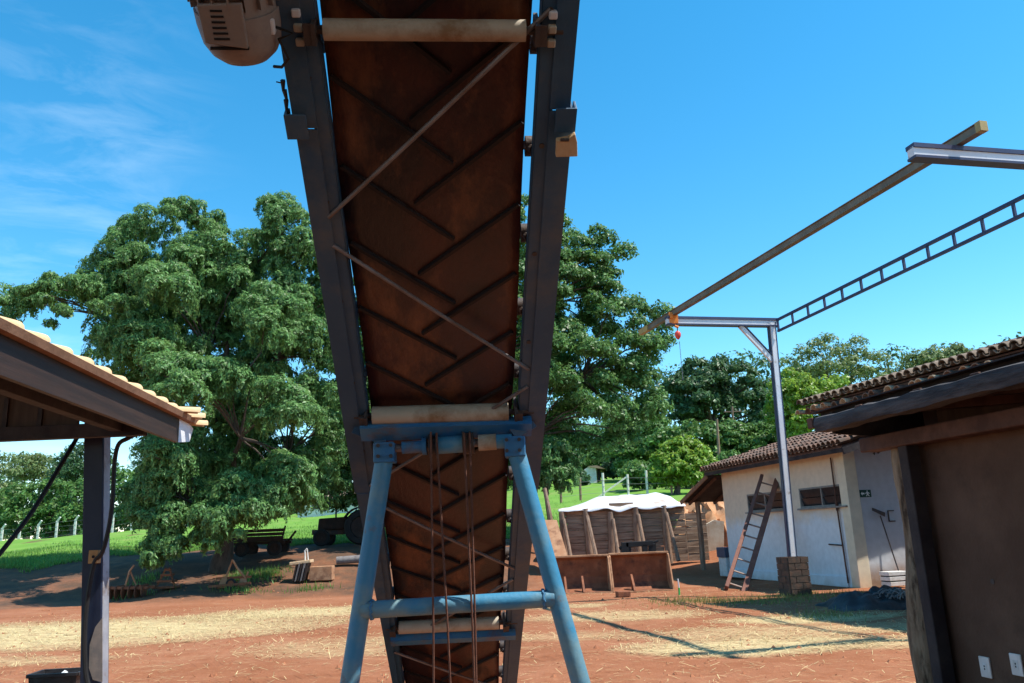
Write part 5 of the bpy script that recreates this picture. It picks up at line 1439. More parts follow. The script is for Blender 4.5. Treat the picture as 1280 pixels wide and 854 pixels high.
def implements():
    g = lambda x, y, Y: Vector((at(x, y, Y).x, Y, hz(at(x, y, Y).x, Y)))
    # tractor
    c = g(425, 676, 33.0)
    r = thing('tractor', c, 'old dark tractor parked in the shade left of the conveyor', 'tractor')
    f = lambda x, y, z: c + Vector((x, y * 1.0, z))
    mb = MB(); mb.hexa([f(-.85, -.28, .62), f(.45, -.28, .62), f(.45, .28, .62), f(-.85, .28, .62), f(-.82, -.24, 1.08), f(.45, -.26, 1.12), f(.45, .26, 1.12), f(-.82, .24, 1.08)]); mb.build('hood', M['machine'], r, bevel=.05)
    mb = MB(); mb.box(f(.2, 0, .55), (1.0, 0, 0), (0, .17, 0), (0, 0, .12)); mb.build('chassis', M['iron'], r, bevel=.02)
    mb = MB(); mb.box(f(-.95, 0, .55), (.14, 0, 0), (0, .2, 0), (0, 0, .1)); mb.build('front_weight', M['iron'], r, bevel=.02)
    mb = MB(); mb.tube([f(-.15, -.1, 1.1), f(-.15, -.1, 1.75)], .035, 8); mb.build('exhaust', M['iron'], r)
    mb = MB(); mb.box(f(1.05, 0, .95), (.22, 0, 0), (0, .22, 0), (0, 0, .05)); mb.box(f(1.25, 0, 1.2), (.04, 0, 0), (0, .22, 0), (0, 0, .22)); mb.build('seat', M['tyre'], r, bevel=.03)
    mb = MB(); mb.tube([f(.5, 0, 1.1), f(.68, 0, 1.38)], .025, 6)
    for k in range(16):
        t0, t1 = 2 * math.pi * k / 16, 2 * math.pi * (k + 1) / 16
        mb.tube([f(.68 + .07 * math.cos(t0), .2 * math.sin(t0), 1.38 + .17 * math.cos(t0) * .6), f(.68 + .07 * math.cos(t1), .2 * math.sin(t1), 1.38 + .17 * math.cos(t1) * .6)], .015, 5)
    mb.build('steering_wheel', M['tyre'], r)
    for s in (-1, 1):
        wheel(r, f(-.62, s * .55, .33), (0, 1, 0), .33, .18); wheel(r, f(1.0, s * .68, .68), (0, 1, 0), .68, .36)
        mb = MB(); P = [[f(1.0 + .76 * math.cos(t), s * .68 + e, .68 + .76 * math.sin(t)) for e in (-.2, .2)] for t in np.linspace(.4, 2.6, 9)]; mb.grid(P); o = mb.build('fender', M['machine'], r); o.modifiers.new('t', 'SOLIDIFY').thickness = .03
    # wagon
    c = g(328, 690, 30.6)
    r = thing('wagon', c, 'low dark wooden farm wagon beside the weeping tree trunk', 'wagon')
    f = lambda x, y, z: c + Vector((x, y, z))
    for k in range(7):
        mb = MB(); mb.box(f(0, -.55 + k * .185, .55 + rnd.uniform(-.01, .01)), (.95, 0, 0), (0, .085, 0), (0, 0, .03)); mb.build('deck_board', M['machine'], r)
    mb = MB(); mb.bar(f(-.95, -.45, .46), f(.95, -.45, .46), .08, .1); mb.bar(f(-.95, .45, .46), f(.95, .45, .46), .08, .1); mb.build('chassis', M['machine'], r)
    for k in range(3):
        mb = MB(); mb.box(f(0, -.63, .64 + .13 * k), (.95, 0, 0), (0, .02, 0), (0, 0, .055)); mb.build('side_board', M['machine'], r)
    mb = MB(); mb.bar(f(.95, 0, .5), f(1.25, -.1, .85), .06, .06); mb.bar(f(.9, -.6, .6), f(1.0, -.6, 1.05), .05, .05); mb.build('drawbar', M['machine'], r)
    for sx in (-.6, .6):
        for s in (-1, 1): wheel(r, f(sx, s * .55, .27), (0, 1, 0), .27, .14)
    # disc harrow
    c = g(158, 741, 25.2)
    r = thing('disc_harrow', c, 'rusty disc harrow lying in the shade right of the shed post', 'harrow')
    f = lambda x, y, z: c + Vector((x, y, z))
    mb = MB(); mb.bar(f(-.55, 0, .34), f(.65, 0, .30), .08, .08); mb.bar(f(-.55, .5, .34), f(.65, .5, .3), .08, .08); mb.bar(f(-.3, 0, .36), f(-.3, .5, .36), .07, .07); mb.bar(f(.4, 0, .36), f(.4, .5, .36), .07, .07); mb.build('frame', M['rust'], r)
    for k in range(6):
        x = -.5 + k * .2
        mb = MB(); mb.tube([f(x - .01, .05, .2), f(x + .012, .05, .2)], .2, 16); mb.build('disc', M['rust'], r)
    mb = MB(); mb.tube([f(-.1, .1, .36), f(.0, .1, .8), f(.12, .12, .98)], .03, 8); mb.tube([f(.15, .3, .36), f(.0, .1, .85)], .025, 8); mb.build('mast', M['rustlight'], r)
    # stacked plough shares / pyramid stand
    c = g(208, 741, 26.0)
    r = thing('iron_stand', c, 'small rusty stepped iron stand between the harrow and the plough', 'iron stand')
    f = lambda x, y, z: c + Vector((x, y, z))
    for k, (w, z) in enumerate(((.34, .08), (.25, .26), (.17, .44), (.09, .60))):
        mb = MB(); mb.box(f(0, 0, z), (w, 0, 0), (0, w * .8, 0), (0, 0, .035)); mb.build('step', M['rust'], r, bevel=.01)
    mb = MB()
    for s in (-1, 1): mb.bar(f(s * .3, -.1, .05), f(s * .05, 0, .66), .04, .05)
    mb.build('brace', M['rust'], r)
    # plough
    c = g(290, 738, 25.9)
    r = thing('plough', c, 'rusty two furrow plough with raised headstock under the trees', 'plough')
    f = lambda x, y, z: c + Vector((x, y, z))
    mb = MB(); mb.bar(f(-.7, -.1, .1), f(.62, -.15, .16), .09, .07); mb.bar(f(-.55, .15, .32), f(.55, .1, .34), .07, .07); mb.build('beam', M['rust'], r)
    for x in (-.35, .25):
        mb = MB(); mb.prism([f(x - .12, .0, .02), f(x + .2, .0, .05), f(x + .14, .1, .36), f(x - .02, .1, .34)], (0, .04, 0)); mb.build('mouldboard', M['rustlight'], r)
    mb = MB(); mb.tube([f(.38, .1, .3), f(.1, .1, .62), f(-.05, .1, .86)], .035, 8); mb.tube([f(-.25, .1, .34), f(-.05, .1, .88)], .03, 8); mb.tube([f(.38, .1, .3), f(.45, .1, .5)], .03, 8); mb.build('headstock', M['rustlight'], r)
    wheel(r, f(.0, -.12, .16), (0, 1, 0), .16, .08, M['rust'])
    # grey box implement
    c = g(385, 729, 26.6)
    r = thing('seed_box', c, 'slatted grey and orange box implement at the edge of the shade', 'farm implement')
    f = lambda x, y, z: c + Vector((x, y, z))
    for k in range(5):
        mb = MB(); mb.box(f(-.38 + .09 * k, -.0 - .02 * k, .30), (.03, 0, .02), (0, .2, 0), (.06, 0, .27)); mb.build('slat', M['greybundle'] if k % 2 else M['machine'], r)
    mb = MB(); mb.box(f(-.22, 0, .60), (.34, 0, .03), (0, .22, 0), (0, 0, .05)); mb.build('lid', M['clay'], r, bevel=.02)
    mb = MB(); mb.box(f(.45, 0, .24), (.36, 0, 0), (0, .2, 0), (0, 0, .22)); mb.build('hopper', M['rustlight'], r, bevel=.02)
    mb = MB(); mb.tube([f(-.1, 0, .6), f(-.12, 0, .95), f(-.05, 0, 1.02)], .03, 8); mb.tube([f(.0, 0, .6), f(-.05, 0, 1.0)], .02, 8); mb.build('lever', M['fencepost'], r)
    # log / pipe
    c = g(434, 719, 28.0)
    mb = MB(); mb.tube([c + Vector((-.35, -.05, .18)), c + Vector((.9, .05, .22))], .13, 14); o = mb.build('pipe', M['greybundle'], smooth=True, loc=tuple(c)); tag(o, 'short grey pipe lying on the soil left of the conveyor leg', 'pipe')
implements()

# ------------------------------------------------------------------ FENCES, POLES, FAR BUILDINGS
def fences():
    # left pasture fence: posts with bent tops
    Y = 74.0
    xs = [-70, -46, -23, 1, 23, 46, 69, 92, 115, 139, 163, 186, 209, 232, 255]
    pts = []
    for x in xs:
        X = at(x, 680, Y).x; pts.append(Vector((X, Y, hz(X, Y))))
    r = thing('pasture_fence', pts[6], 'whitewashed post fence with bent tops across the far left pasture', 'fence')
    for p in pts:
        mb = MB(); mb.bar(p - Vector((0, 0, .3)), p + Vector((0, 0, 1.65)), .16, .16, (0, 1, 0)); mb.bar(p + Vector((0, 0, 1.62)), p + Vector((.28, -.05, 1.98)), .13, .13, (0, 1, 0)); mb.build('post', M['fencepost'], r)
    for h in (.35, .75, 1.15, 1.55):
        for k in range(len(pts) - 1):
            mb = MB(); mb.tube([pts[k] + Vector((0, -.09, h)), pts[k + 1] + Vector((0, -.09, h))], .012, 4); mb.build('wire', M['wire'], r)
    # right slope fence
    Y = 53.0
    r = None; pts = []
    for x, y in ((702, 640), (727, 632), (757, 622), (790, 617), (816, 613), (850, 611), (880, 606)):
        X = at(x, y, Y).x; pts.append(Vector((X, Y + (x - 700) * .02, hz(X, Y + (x - 700) * .02))))
    r = thing('slope_fence', pts[2], 'thin post and wire fence on the grassy slope behind the tarp', 'fence')
    for i, p in enumerate(pts):
        hh = 1.7 if i % 2 == 0 else 1.45
        mb = MB(); mb.tube([p - Vector((0, 0, .3)), p + Vector((.02, 0, hh))], .085, 7); mb.build('post', M['fencepost'] if i in (2, 3, 4) else M['logs'], r, smooth=True)
    mb = MB(); mb.bar(pts[3] + Vector((0, 0, 1.3)), pts[3] + Vector((-2.2, -.2, -.1)), .09, .09); mb.build('stay', M['fencepost'], r)
    for h in (.4, .8, 1.2):
        for k in range(len(pts) - 1):
            mb = MB(); mb.tube([pts[k] + Vector((0, -.1, h)), pts[k + 1] + Vector((0, -.1, h))], .012, 4); mb.build('wire', M['wire'], r)
    # power poles
    for (x, yb, yt, Y, w, lab) in ((917, 560, 508, 75, .8, 'tall thin power pole with crossarm rising from the shrubs'), (898, 575, 524, 68, .0, 'shorter bare pole left of the power pole in the shrubs')):
        b = at(x, yb, Y); t = at(x - 2, yt, Y)
        r = thing('power_pole', (b.x, Y, hz(b.x, Y)), lab, 'pole', 'poles on the hillside')
        mb = MB(); mb.tube([Vector((b.x, Y, hz(b.x, Y) - .3)), t], [.16, .10], 8); mb.build('shaft', M['logs'], r, smooth=True)
        if w:
            mb = MB(); mb.bar(t + Vector((-w, 0, -.5)), t + Vector((w, 0, -.5)), .1, .1); mb.build('crossarm', M['logs'], r)
            for s in (-1, 0, 1):
                mb = MB(); mb.tube([t + Vector((s * w * .85, 0, -.45)), t + Vector((s * w * .85, 0, -.25))], .05, 6); mb.build('insulator', M['hutwhite'], r)
    # white hut
    Y = 80.0
    a = at(724, 607, Y); b = at(752, 605, Y)
    zb = hz((a.x + b.x) / 2, Y) - .3
    r = thing('hut', ((a.x + b.x) / 2, Y, zb + .3), 'small white hut with tan roof on the grassy slope', 'hut')
    top = at(738, 583, Y).z; ev = at(724, 592, Y).z
    xm = at(741, 583, Y).x
    x0, x1, x2 = a.x, at(746, 600, Y).x, b.x
    mb = MB(); mb.prism([Vector((x0, Y, zb)), Vector((x1, Y, zb)), Vector((x1, Y, ev + .5)), Vector(((x0 + x1) / 2 + .2, Y, top)), Vector((x0, Y, ev))], (.6, 4.0, 0)); mb.build('wall', M['hutwhite'], r)
    mb = MB(); mb.hexa([Vector((x1 - .1, Y - .3, ev + .45)), Vector((x1 + .9, Y - .1, ev + .35)), Vector((x1 + 1.5, Y + 4.2, ev + .35)), Vector((x1 + .5, Y + 4.2, ev + .45)), Vector(((x0 + x1) / 2, Y - .3, top)), Vector(((x0 + x1) / 2 + .9, Y - .3, top + .05)), Vector(((x0 + x1) / 2 + 1.4, Y + 4.2, top + .05)), Vector(((x0 + x1) / 2 + .6, Y + 4.2, top))]); mb.build('roof', M['hutroof'], r)
    mb = MB(); mb.box(Vector((x1 + .38, Y + 1.2, zb + 1.1)), (.12, 0, 0), (.06, .45, 0), (0, 0, 1.0)); mb.build('door', M['machine'], r)
    # long white building glimpsed under the middle tree
    Y = 78.0
    a = at(372, 648, Y); b = at(486, 644, Y); zb = hz(a.x, Y) - .5; zt = at(420, 626, Y).z
    r = thing('white_building', ((a.x + b.x) / 2, Y, zb + .5), 'long low white building glimpsed under the middle tree', 'building')
    mb = MB(); mb.box(Vector(((a.x + b.x) / 2, Y + 2.5, (zb + zt) / 2)), ((b.x - a.x) / 2, 0, 0), (0, 2.5, 0), (0, 0, (zt - zb) / 2)); mb.build('wall', M['hutwhite'], r)
    mb = MB(); mb.prism([Vector((a.x - .3, Y - .4, zt)), Vector((a.x - .3, Y + 2.5, zt + 1.1)), Vector((a.x - .3, Y + 5.4, zt))], (b.x - a.x + .6, 0, 0)); mb.build('roof', M['hutroof'], r)
    for k in range(3):
        x = a.x + (b.x - a.x) * (.2 + .3 * k)
        mb = MB(); mb.box(Vector((x, Y - .02, zb + 1.7)), (.4, 0, 0), (0, .05, 0), (0, 0, .4)); w = mb.build('window', M['frame'], r)
        mb = MB(); mb.box(Vector((x, Y - .075, zb + 1.7)), (.34, 0, 0), (0, .005, 0), (0, 0, .34)); mb.build('pane', M['glass'], w)
fences()

# ------------------------------------------------------------------ TREES
def leaves(C, Nn, size, asp=.5, jit=.5, droop=0.0):
    """C centres (n,3), Nn facing normals, returns quads (n,4,3) as folded leaf rhombs"""
    n = len(C)
    N = Nn + rng.normal(0, jit, (n, 3)); N /= np.linalg.norm(N, axis=1, keepdims=True) + 1e-9
    a = np.cross(N, rng.normal(0, 1, (n, 3))); a[:, 2] -= droop; a -= N * (a * N).sum(1, keepdims=True)
    a /= np.linalg.norm(a, axis=1, keepdims=True) + 1e-9
    b = np.cross(N, a)
    s = size * (.5 + 1.0 * rng.random((n, 1)) ** 1.4)
    fold = N * s * .12
    Q = np.stack([C - a * s * .5, C + b * s * asp * .5 + fold, C + a * s * .5, C - b * s * asp * .5 + fold], 1)
    return Q
def unit(n):
    d = rng.normal(0, 1, (n, 3)); return d / np.linalg.norm(d, axis=1, keepdims=True)
def clump_dome(c, r, n, size, flat=.8, droop=0.3, jit=.5):
    d = unit(n); d[:, 2] = np.where(d[:, 2] < -.15, -d[:, 2] * .6, d[:, 2])
    rad = r * rng.uniform(.55, 1.0, (n, 1)) ** .6 * (1 + .22 * np.sin(d[:, :1] * 7 + c[0] * 3) * np.sin(d[:, 1:2] * 6 + c[2] * 5))
    P = c + d * rad * np.array([1, 1, flat])
    return leaves(P, d + np.array([0, 0, .35]), size, .5, jit, droop)
def clump_weep(c, r, n, size):
    nd = int(n * .62)
    d = unit(nd); d[:, 2] = np.where(d[:, 2] < -.05, -d[:, 2] * .7, d[:, 2])
    rad = r * rng.uniform(.62, 1.0, (nd, 1)) ** .5 * (1 + .2 * np.sin(d[:, :1] * 6 + c[0] * 3) * np.sin(d[:, 1:2] * 7 + c[2] * 5))
    Q1 = leaves(c + d * rad * np.array([1, 1, .72]), d + np.array([0, 0, .45]), size, .34, .45, .9)
    ns = max(12, int((n - nd) / 22)); per = 22
    az = rng.random(ns) * 2 * np.pi
    o = np.stack([np.cos(az), np.sin(az), np.zeros(ns)], 1)
    base = c + o * r * rng.uniform(.55, 1.02, (ns, 1)) + np.array([0, 0, 1.0]) * r * rng.uniform(-.05, .3, (ns, 1))
    t = rng.random((ns, per, 1)) ** .8
    ln = r * rng.uniform(.35, 1.15, (ns, 1, 1))
    P = base[:, None, :] + o[:, None, :] * (t * r * .18) + np.array([0, 0, -1.0]) * t * ln + rng.normal(0, .05 * r + .015, (ns, per, 3))
    N = o[:, None, :] + np.array([0, 0, .25]) * (1 - t)
    return np.concatenate([Q1, leaves(P.reshape(-1, 3), N.reshape(-1, 3), size * 1.1, .30, .45, 1.5)])
def inpoly(px, py, poly):
    c = False; j = len(poly) - 1
    for i in range(len(poly)):
        xi, yi = poly[i]; xj, yj = poly[j]
        if (yi > py) != (yj > py) and px < (xj - xi) * (py - yi) / (yj - yi) + xi: c = not c
        j = i
    return c
def edist(px, py, poly):
    best = 1e9
    for i in range(len(poly)):
        x0, y0 = poly[i]; x1, y1 = poly[(i + 1) % len(poly)]
        dx, dy = x1 - x0, y1 - y0; t = max(0, min(1, ((px - x0) * dx + (py - y0) * dy) / (dx * dx + dy * dy + 1e-9)))
        best = min(best, math.hypot(px - x0 - t * dx, py - y0 - t * dy))
    return best
def limb_to(mb, p0, p1, r0, r1, seed):
    rr = random.Random(seed)
    n = 6; pts = []
    for k in range(n + 1):
        t = k / n
        p = p0.lerp(p1, t); p.z += math.sin(t * math.pi) * (p1 - p0).length * .10
        if 0 < k < n: p += Vector((rr.uniform(-1, 1), rr.uniform(-1, 1), rr.uniform(-.6, .6))) * (p1 - p0).length * .03
        pts.append(p)
    mb.tube(pts, [r0 + (r1 - r0) * (k / n) ** .7 for k in range(n + 1)], 7)
def big_tree(name, label, base, poly, Y, rpx, nclump, nleaf, size, mt, style, holes=(), depth=5.0, trunk_r=.5, fork=3.0, mind=.62, group=None, keep=None, bark='bark2', thin=1.0, spread=(.6, 1.2), lobes=None):
    """crown whose outline is a polygon of photo pixels at depth Y; clumps are spread through its real depth"""
    root = thing(name, base, label, 'shrub' if 'shrub' in name or 'bush' in name else 'tree', group)
    xs = [p[0] for p in poly]; ys = [p[1] for p in poly]
    pts = []; tries = 0; rr = random.Random(len(label) * 7 + nclump)
    for (lx, ly, lr, ld) in (lobes or ()):
        k = 0; ns = max(6, int(lr * .42))
        while k < ns:
            ux, uy, uz = rr.uniform(-1, 1), rr.uniform(-1, 1), rr.uniform(-1, 1)
            if ux * ux + uy * uy + uz * uz > 1: continue
            k += 1
            # subclumps sit on the upper shell of the lobe, a few hang below it
            if uy > .2 and rr.random() < .55: uy = -uy
            pts.append((lx + ux * lr * .95, ly + uy * lr * .9, lr * rr.uniform(.34, .54), ld + uz * lr * Y / FPX * .75))
    nl = len(pts)
    while len(pts) - nl < nclump and tries < nclump * 90:
        tries += 1
        x = rr.uniform(min(xs), max(xs)); y = rr.uniform(min(ys), max(ys))
        if not inpoly(x, y, poly): continue
        e = edist(x, y, poly)
        r = rpx * rr.uniform(*spread)
        if e < r * .55: continue
        if any(math.hypot(x - hx, y - hy) < hr + r * .75 for hx, hy, hr in holes): continue
        if keep and not keep(x, y): 
            if rr.random() < .6: continue
        dmax = min(depth, e * Y / FPX * .95)
        dy = rr.uniform(-1, 1) * dmax if not lobes else rr.uniform(-.1, 1) * dmax
        if any(math.hypot(math.hypot(x - q[0], y - q[1]), (dy - q[3]) * FPX / Y * .6) < mind * (r + q[2]) * .75 for q in pts[nl:]): continue
        pts.append((x, y, r, dy))
    Qs = []; tops = []
    for (x, y, r, dy) in pts:
        c = at(x, y, Y + dy); R1 = r * (Y) / FPX
        tops.append(c)
        n = int(nleaf * (R1 / (rpx * Y / FPX)) ** 2 * thin)
        if style == 'weep': Qs.append(clump_weep(np.array(c) + np.array([0, 0, R1 * .35]), R1, n, size))
        else: Qs.append(clump_dome(np.array(c), R1 * 1.1, n, size, flat=1.0, jit=.62))
    V = np.concatenate(Qs)
    np_mesh('crown', V.reshape(-1, 3), M[mt], root)
    # trunk and limbs
    mb = MB(); b = Vector(base)
    top = Vector((b.x, b.y, b.z + fork))
    mb.tube([b + Vector((0, 0, -.3)), b + Vector((0, 0, .25)), b.lerp(top, .4) + Vector((.1, 0, 0)), top], [trunk_r * 1.5, trunk_r * 1.12, trunk_r * .9, trunk_r * .75], 12, wob=.06)
    # main boughs to cluster centroids
    if tops:
        T = np.array([tuple(t) for t in tops])
        k = min(9, max(3, len(T) // 12))
        cen = T[np.random.default_rng(5).choice(len(T), k, replace=False)]
        for _ in range(8):
            lab = ((T[:, None] - cen[None]) ** 2).sum(-1).argmin(1)
            cen = np.array([T[lab == i].mean(0) if (lab == i).any() else cen[i] for i in range(k)])
        for i in range(k):
            ce = Vector(cen[i]); st = top if ce.z > top.z else b.lerp(top, .75)
            mid = st.lerp(ce, .8)
            limb_to(mb, st, mid, trunk_r * .48, trunk_r * .2, i)
            for j in np.where(lab == i)[0][::(6 if lobes else 2)]:
                limb_to(mb, mid, Vector(T[j]), trunk_r * .13, .015, int(j))
    mb.build('trunk', M[bark], root, smooth=True)
    return root
g3 = lambda x, y, Y: (at(x, y, Y).x, Y, hz(at(x, y, Y).x, Y))
# weeping tree on the left
polyA = [(-14, 362), (20, 348), (60, 345), (95, 333), (132, 305), (140, 272), (175, 260), (205, 263), (222, 245), (262, 250), (280, 282), (300, 290), (328, 276), (345, 248), (378, 250), (400, 290), (425, 330), (440, 420), (442, 500), (445, 570), (430, 620), (395, 652), (355, 668), (330, 660), (312, 682), (285, 664), (262, 676), (238, 670), (222, 700), (196, 712), (176, 680), (160, 640), (152, 610), (176, 560), (196, 545), (150, 530), (112, 500), (100, 450), (84, 420), (66, 428), (40, 402), (10, 404), (-14, 392)]
LOBES = [(232, 274, 30, 1), (168, 301, 28, 1.5), (262, 288, 24, 2), (350, 280, 30, 1), (330, 314, 26, 2), (377, 320, 30, 0), (162, 342, 34, 0), (108, 364, 28, -.5), (42, 374, 22, -1), (12, 384, 18, -1), (74, 398, 15, -1.2), (62, 362, 16, -1), (242, 335, 34, 0), (202, 368, 38, -2), (148, 402, 34, -1.5), (256, 382, 34, .5), (317, 348, 30, 1.5), (364, 368, 32, 0), (404, 355, 24, 1), (344, 402, 38, -2.5), (296, 422, 32, 1.5), (189, 442, 38, -2), (236, 442, 32, .5), (142, 440, 26, -1), (377, 430, 34, -.5), (406, 456, 28, 1), (317, 449, 34, 1), (222, 489, 40, -3.5), (270, 483, 36, -3), (323, 489, 28, 1.5), (350, 517, 38, -3), (296, 523, 32, -1), (384, 496, 26, 1.5), (418, 516, 20, 2), (202, 590, 38, -3), (182, 617, 32, -2.5), (222, 562, 36, -2.5), (270, 577, 32, -.5), (195, 644, 28, -2.8), (202, 684, 20, -3), (249, 631, 30, -2), (310, 624, 34, -2.8), (350, 604, 34, -2), (373, 622, 24, -1.5), (283, 652, 24, -2.5), (323, 590, 30, 1), (404, 560, 22, 2), (400, 590, 26, 2), (420, 615, 20, 2.5), (160, 520, 24, 1.5), (180, 640, 26, 1.5), (240, 600, 34, 2), (290, 560, 34, 2.5), (200, 480, 34, 2.5), (204, 662, 24, -3), (190, 700, 18, -3.2), (212, 690, 18, -3.2), (276, 668, 24, -3.4), (300, 648, 26, -3.2), (262, 655, 26, -3), (330, 640, 26, -2.8), (260, 330, 30, 3), (340, 440, 34, 3), (180, 390, 34, 2.8), (300, 380, 34, 3), (390, 395, 30, 2.5)]
big_tree('weeping_tree', 'huge weeping tree with drooping grey green foliage on the left', g3(278, 690, 28.6), polyA, 28.0, 13.5, 330, 520, .125, 'leaf_a', 'weep', holes=((368, 540, 6), (392, 545, 5), (85, 404, 14)), depth=4.5, trunk_r=.33, fork=1.8, lobes=LOBES, mind=.5, spread=(.8, 1.6))
# broad tree behind the conveyor
polyB = [(380, 470), (420, 400), (470, 300), (540, 225), (610, 225), (655, 248), (700, 262), (728, 284), (757, 282), (770, 300), (803, 312), (798, 336), (780, 348), (790, 372), (812, 384), (838, 372), (856, 392), (838, 418), (842, 440), (826, 468), (838, 508), (818, 540), (800, 562), (772, 582), (735, 592), (705, 604), (670, 604), (600, 630), (500, 650), (440, 656), (385, 640), (372, 585), (386, 530)]
big_tree('broad_tree', 'tall broad green tree standing behind the conveyor', g3(560, 660, 33.0), polyB, 33.0, 17, 470, 720, .155, 'leaf_b', 'dome', holes=((385, 540, 10), (742, 540, 5), (820, 350, 6)), depth=5.5, trunk_r=.5, fork=4.5, keep=lambda x, y: not (470 < x < 640))
# small drooping tree at the right rail
big_tree('young_tree', 'small drooping tree with thin trunk right of the conveyor rail', g3(684, 640, 31.0), [(655, 560), (690, 545), (722, 565), (728, 600), (705, 618), (672, 622), (655, 600)], 31.0, 16, 22, 700, .16, 'leaf_b', 'weep', depth=1.5, trunk_r=.10, fork=1.6)
# dome tree
big_tree('dome_tree', 'dense dark dome shaped tree on the hill right of the broad tree', g3(895, 545, 82), [(828, 520), (832, 480), (850, 455), (880, 443), (915, 446), (945, 462), (966, 492), (970, 530), (940, 548), (880, 545), (840, 545)], 82, 11, 90, 420, .40, 'leaf_c', 'dome', depth=6, trunk_r=.5, fork=4)
# airy round tree
big_tree('round_tree', 'airy olive round tree with visible branches on the hill crest', g3(1046, 560, 100), [(972, 470), (985, 440), (1015, 424), (1045, 417), (1078, 420), (1098, 438), (1122, 458), (1130, 485), (1110, 500), (1060, 500), (1000, 490)], 100, 12, 62, 200, .40, 'leaf_e', 'dome', depth=5, trunk_r=.55, fork=6, mind=.6)
big_tree('hill_tree', 'olive green tree showing above the clay tile roof at the right', g3(1175, 560, 105), [(1120, 480), (1128, 448), (1150, 433), (1180, 430), (1215, 434), (1240, 450), (1260, 480), (1200, 500)], 105, 12, 55, 320, .45, 'leaf_e', 'dome', depth=5, trunk_r=.5, fork=6)
big_tree('bright_tree', 'bright yellow green tree behind the gantry post', g3(1000, 590, 68), [(955, 520), (958, 480), (985, 462), (1015, 466), (1050, 470), (1068, 500), (1062, 540), (1000, 560), (965, 550)], 68, 14, 48, 420, .36, 'leaf_d', 'dome', depth=4, trunk_r=.35, fork=2.5)
big_tree('bright_bush', 'bright yellow green bushy tree above the tarp', g3(846, 612, 56), [(806, 600), (812, 575), (826, 560), (850, 548), (880, 552), (890, 575), (888, 600), (860, 612), (820, 612)], 56, 11, 50, 380, .27, 'leaf_d', 'dome', depth=2.8, trunk_r=.2, fork=1.2)
big_tree('hill_shrubs', 'mid green mass of creeper covered shrubs below the dome tree', g3(930, 590, 72), [(800, 560), (820, 540), (850, 530), (900, 528), (960, 530), (1010, 540), (1020, 570), (990, 590), (900, 590), (880, 580), (850, 560)], 72, 12, 95, 330, .36, 'leaf_f', 'dome', depth=3.5, trunk_r=.25, fork=1.0)
big_tree('shrub_bank', 'mid green shrub bank behind the slope fence above the tarp', g3(900, 610, 62), [(770, 612), (775, 588), (800, 572), (850, 590), (900, 570), (950, 560), (1000, 575), (1000, 610), (900, 618), (800, 618)], 62, 11, 80, 330, .30, 'leaf_f', 'dome', depth=2.5, trunk_r=.2, fork=.8)
big_tree('crest_trees', 'rounded mid green tree filling the slope left of the dome tree', g3(800, 590, 78), [(760, 590), (765, 545), (790, 520), (830, 515), (850, 545), (850, 585), (800, 600)], 78, 13, 50, 360, .38, 'leaf_f', 'dome', depth=4, trunk_r=.3, fork=2)
big_tree('leafy_shrub', 'dark leafy shrub in front of the white hut', g3(731, 612, 74), [(716, 605), (718, 592), (732, 588), (738, 598), (736, 612), (722, 612)], 74, 6, 10, 160, .32, 'leaf_c', 'dome', depth=1, trunk_r=.1, fork=.4)
big_tree('dark_shrub', 'dark rounded shrub right of the white hut', g3(785, 600, 82), [(752, 600), (756, 570), (775, 555), (800, 560), (815, 590), (800, 604), (770, 604)], 82, 10, 30, 300, .36, 'leaf_c', 'dome', depth=3, trunk_r=.2, fork=1)
# left background trees
LB = [('umbrella_tree', 'flat topped light green tree behind the left fence', 62, 88, [(-10, 650), (-5, 620), (20, 603), (60, 598), (100, 600), (125, 612), (140, 640), (120, 676), (60, 680), (10, 682)], 13, 60, 'leaf_f'),
      ('umbrella_tree', 'tall pale tree far behind the flat topped tree', -8, 100, [(-60, 640), (-50, 585), (-20, 562), (10, 565), (30, 590), (20, 680), (-60, 690)], 14, 45, 'leaf_e'),
      ('background_tree', 'blue green tree in the gap left of the shed post', 88, 118, [(60, 612), (66, 575), (85, 558), (112, 553), (140, 560), (150, 600), (110, 616)], 13, 45, 'leaf_c'),
      ('background_tree', 'bushy tree between the shed post and the weeping tree', 165, 90, [(130, 660), (132, 610), (150, 585), (185, 580), (215, 600), (220, 668), (150, 672)], 14, 45, 'leaf_f'),
      ('background_tree', 'low dark tree behind the weeping tree trunk', 330, 90, [(230, 655), (240, 615), (300, 600), (360, 605), (385, 662), (240, 672)], 13, 50, 'leaf_c'),
      ('background_tree', 'dark wide tree standing behind the white hut', 770, 96, [(690, 610), (690, 560), (720, 530), (800, 525), (850, 540), (870, 600), (780, 612)], 14, 90, 'leaf_b'),
      ('background_tree', 'dark tree between the conveyor rail and the hut', 690, 92, [(640, 625), (640, 560), (700, 540), (735, 570), (725, 606), (680, 618)], 13, 60, 'leaf_b'),
      ('background_tree', 'far hazy tree low on the skyline left of the post', 35, 130, [(10, 605), (14, 575), (30, 566), (50, 566), (66, 580), (70, 605)], 11, 30, 'leaf_e')]
for nm, lab, x, Y, poly, rp_, nc, lm in LB:
    big_tree(nm, lab, g3(x, 660, Y), poly, Y, rp_, nc, 300, .42, lm, 'dome', depth=4, trunk_r=.4, fork=2.5, group='background trees beyond the pasture')
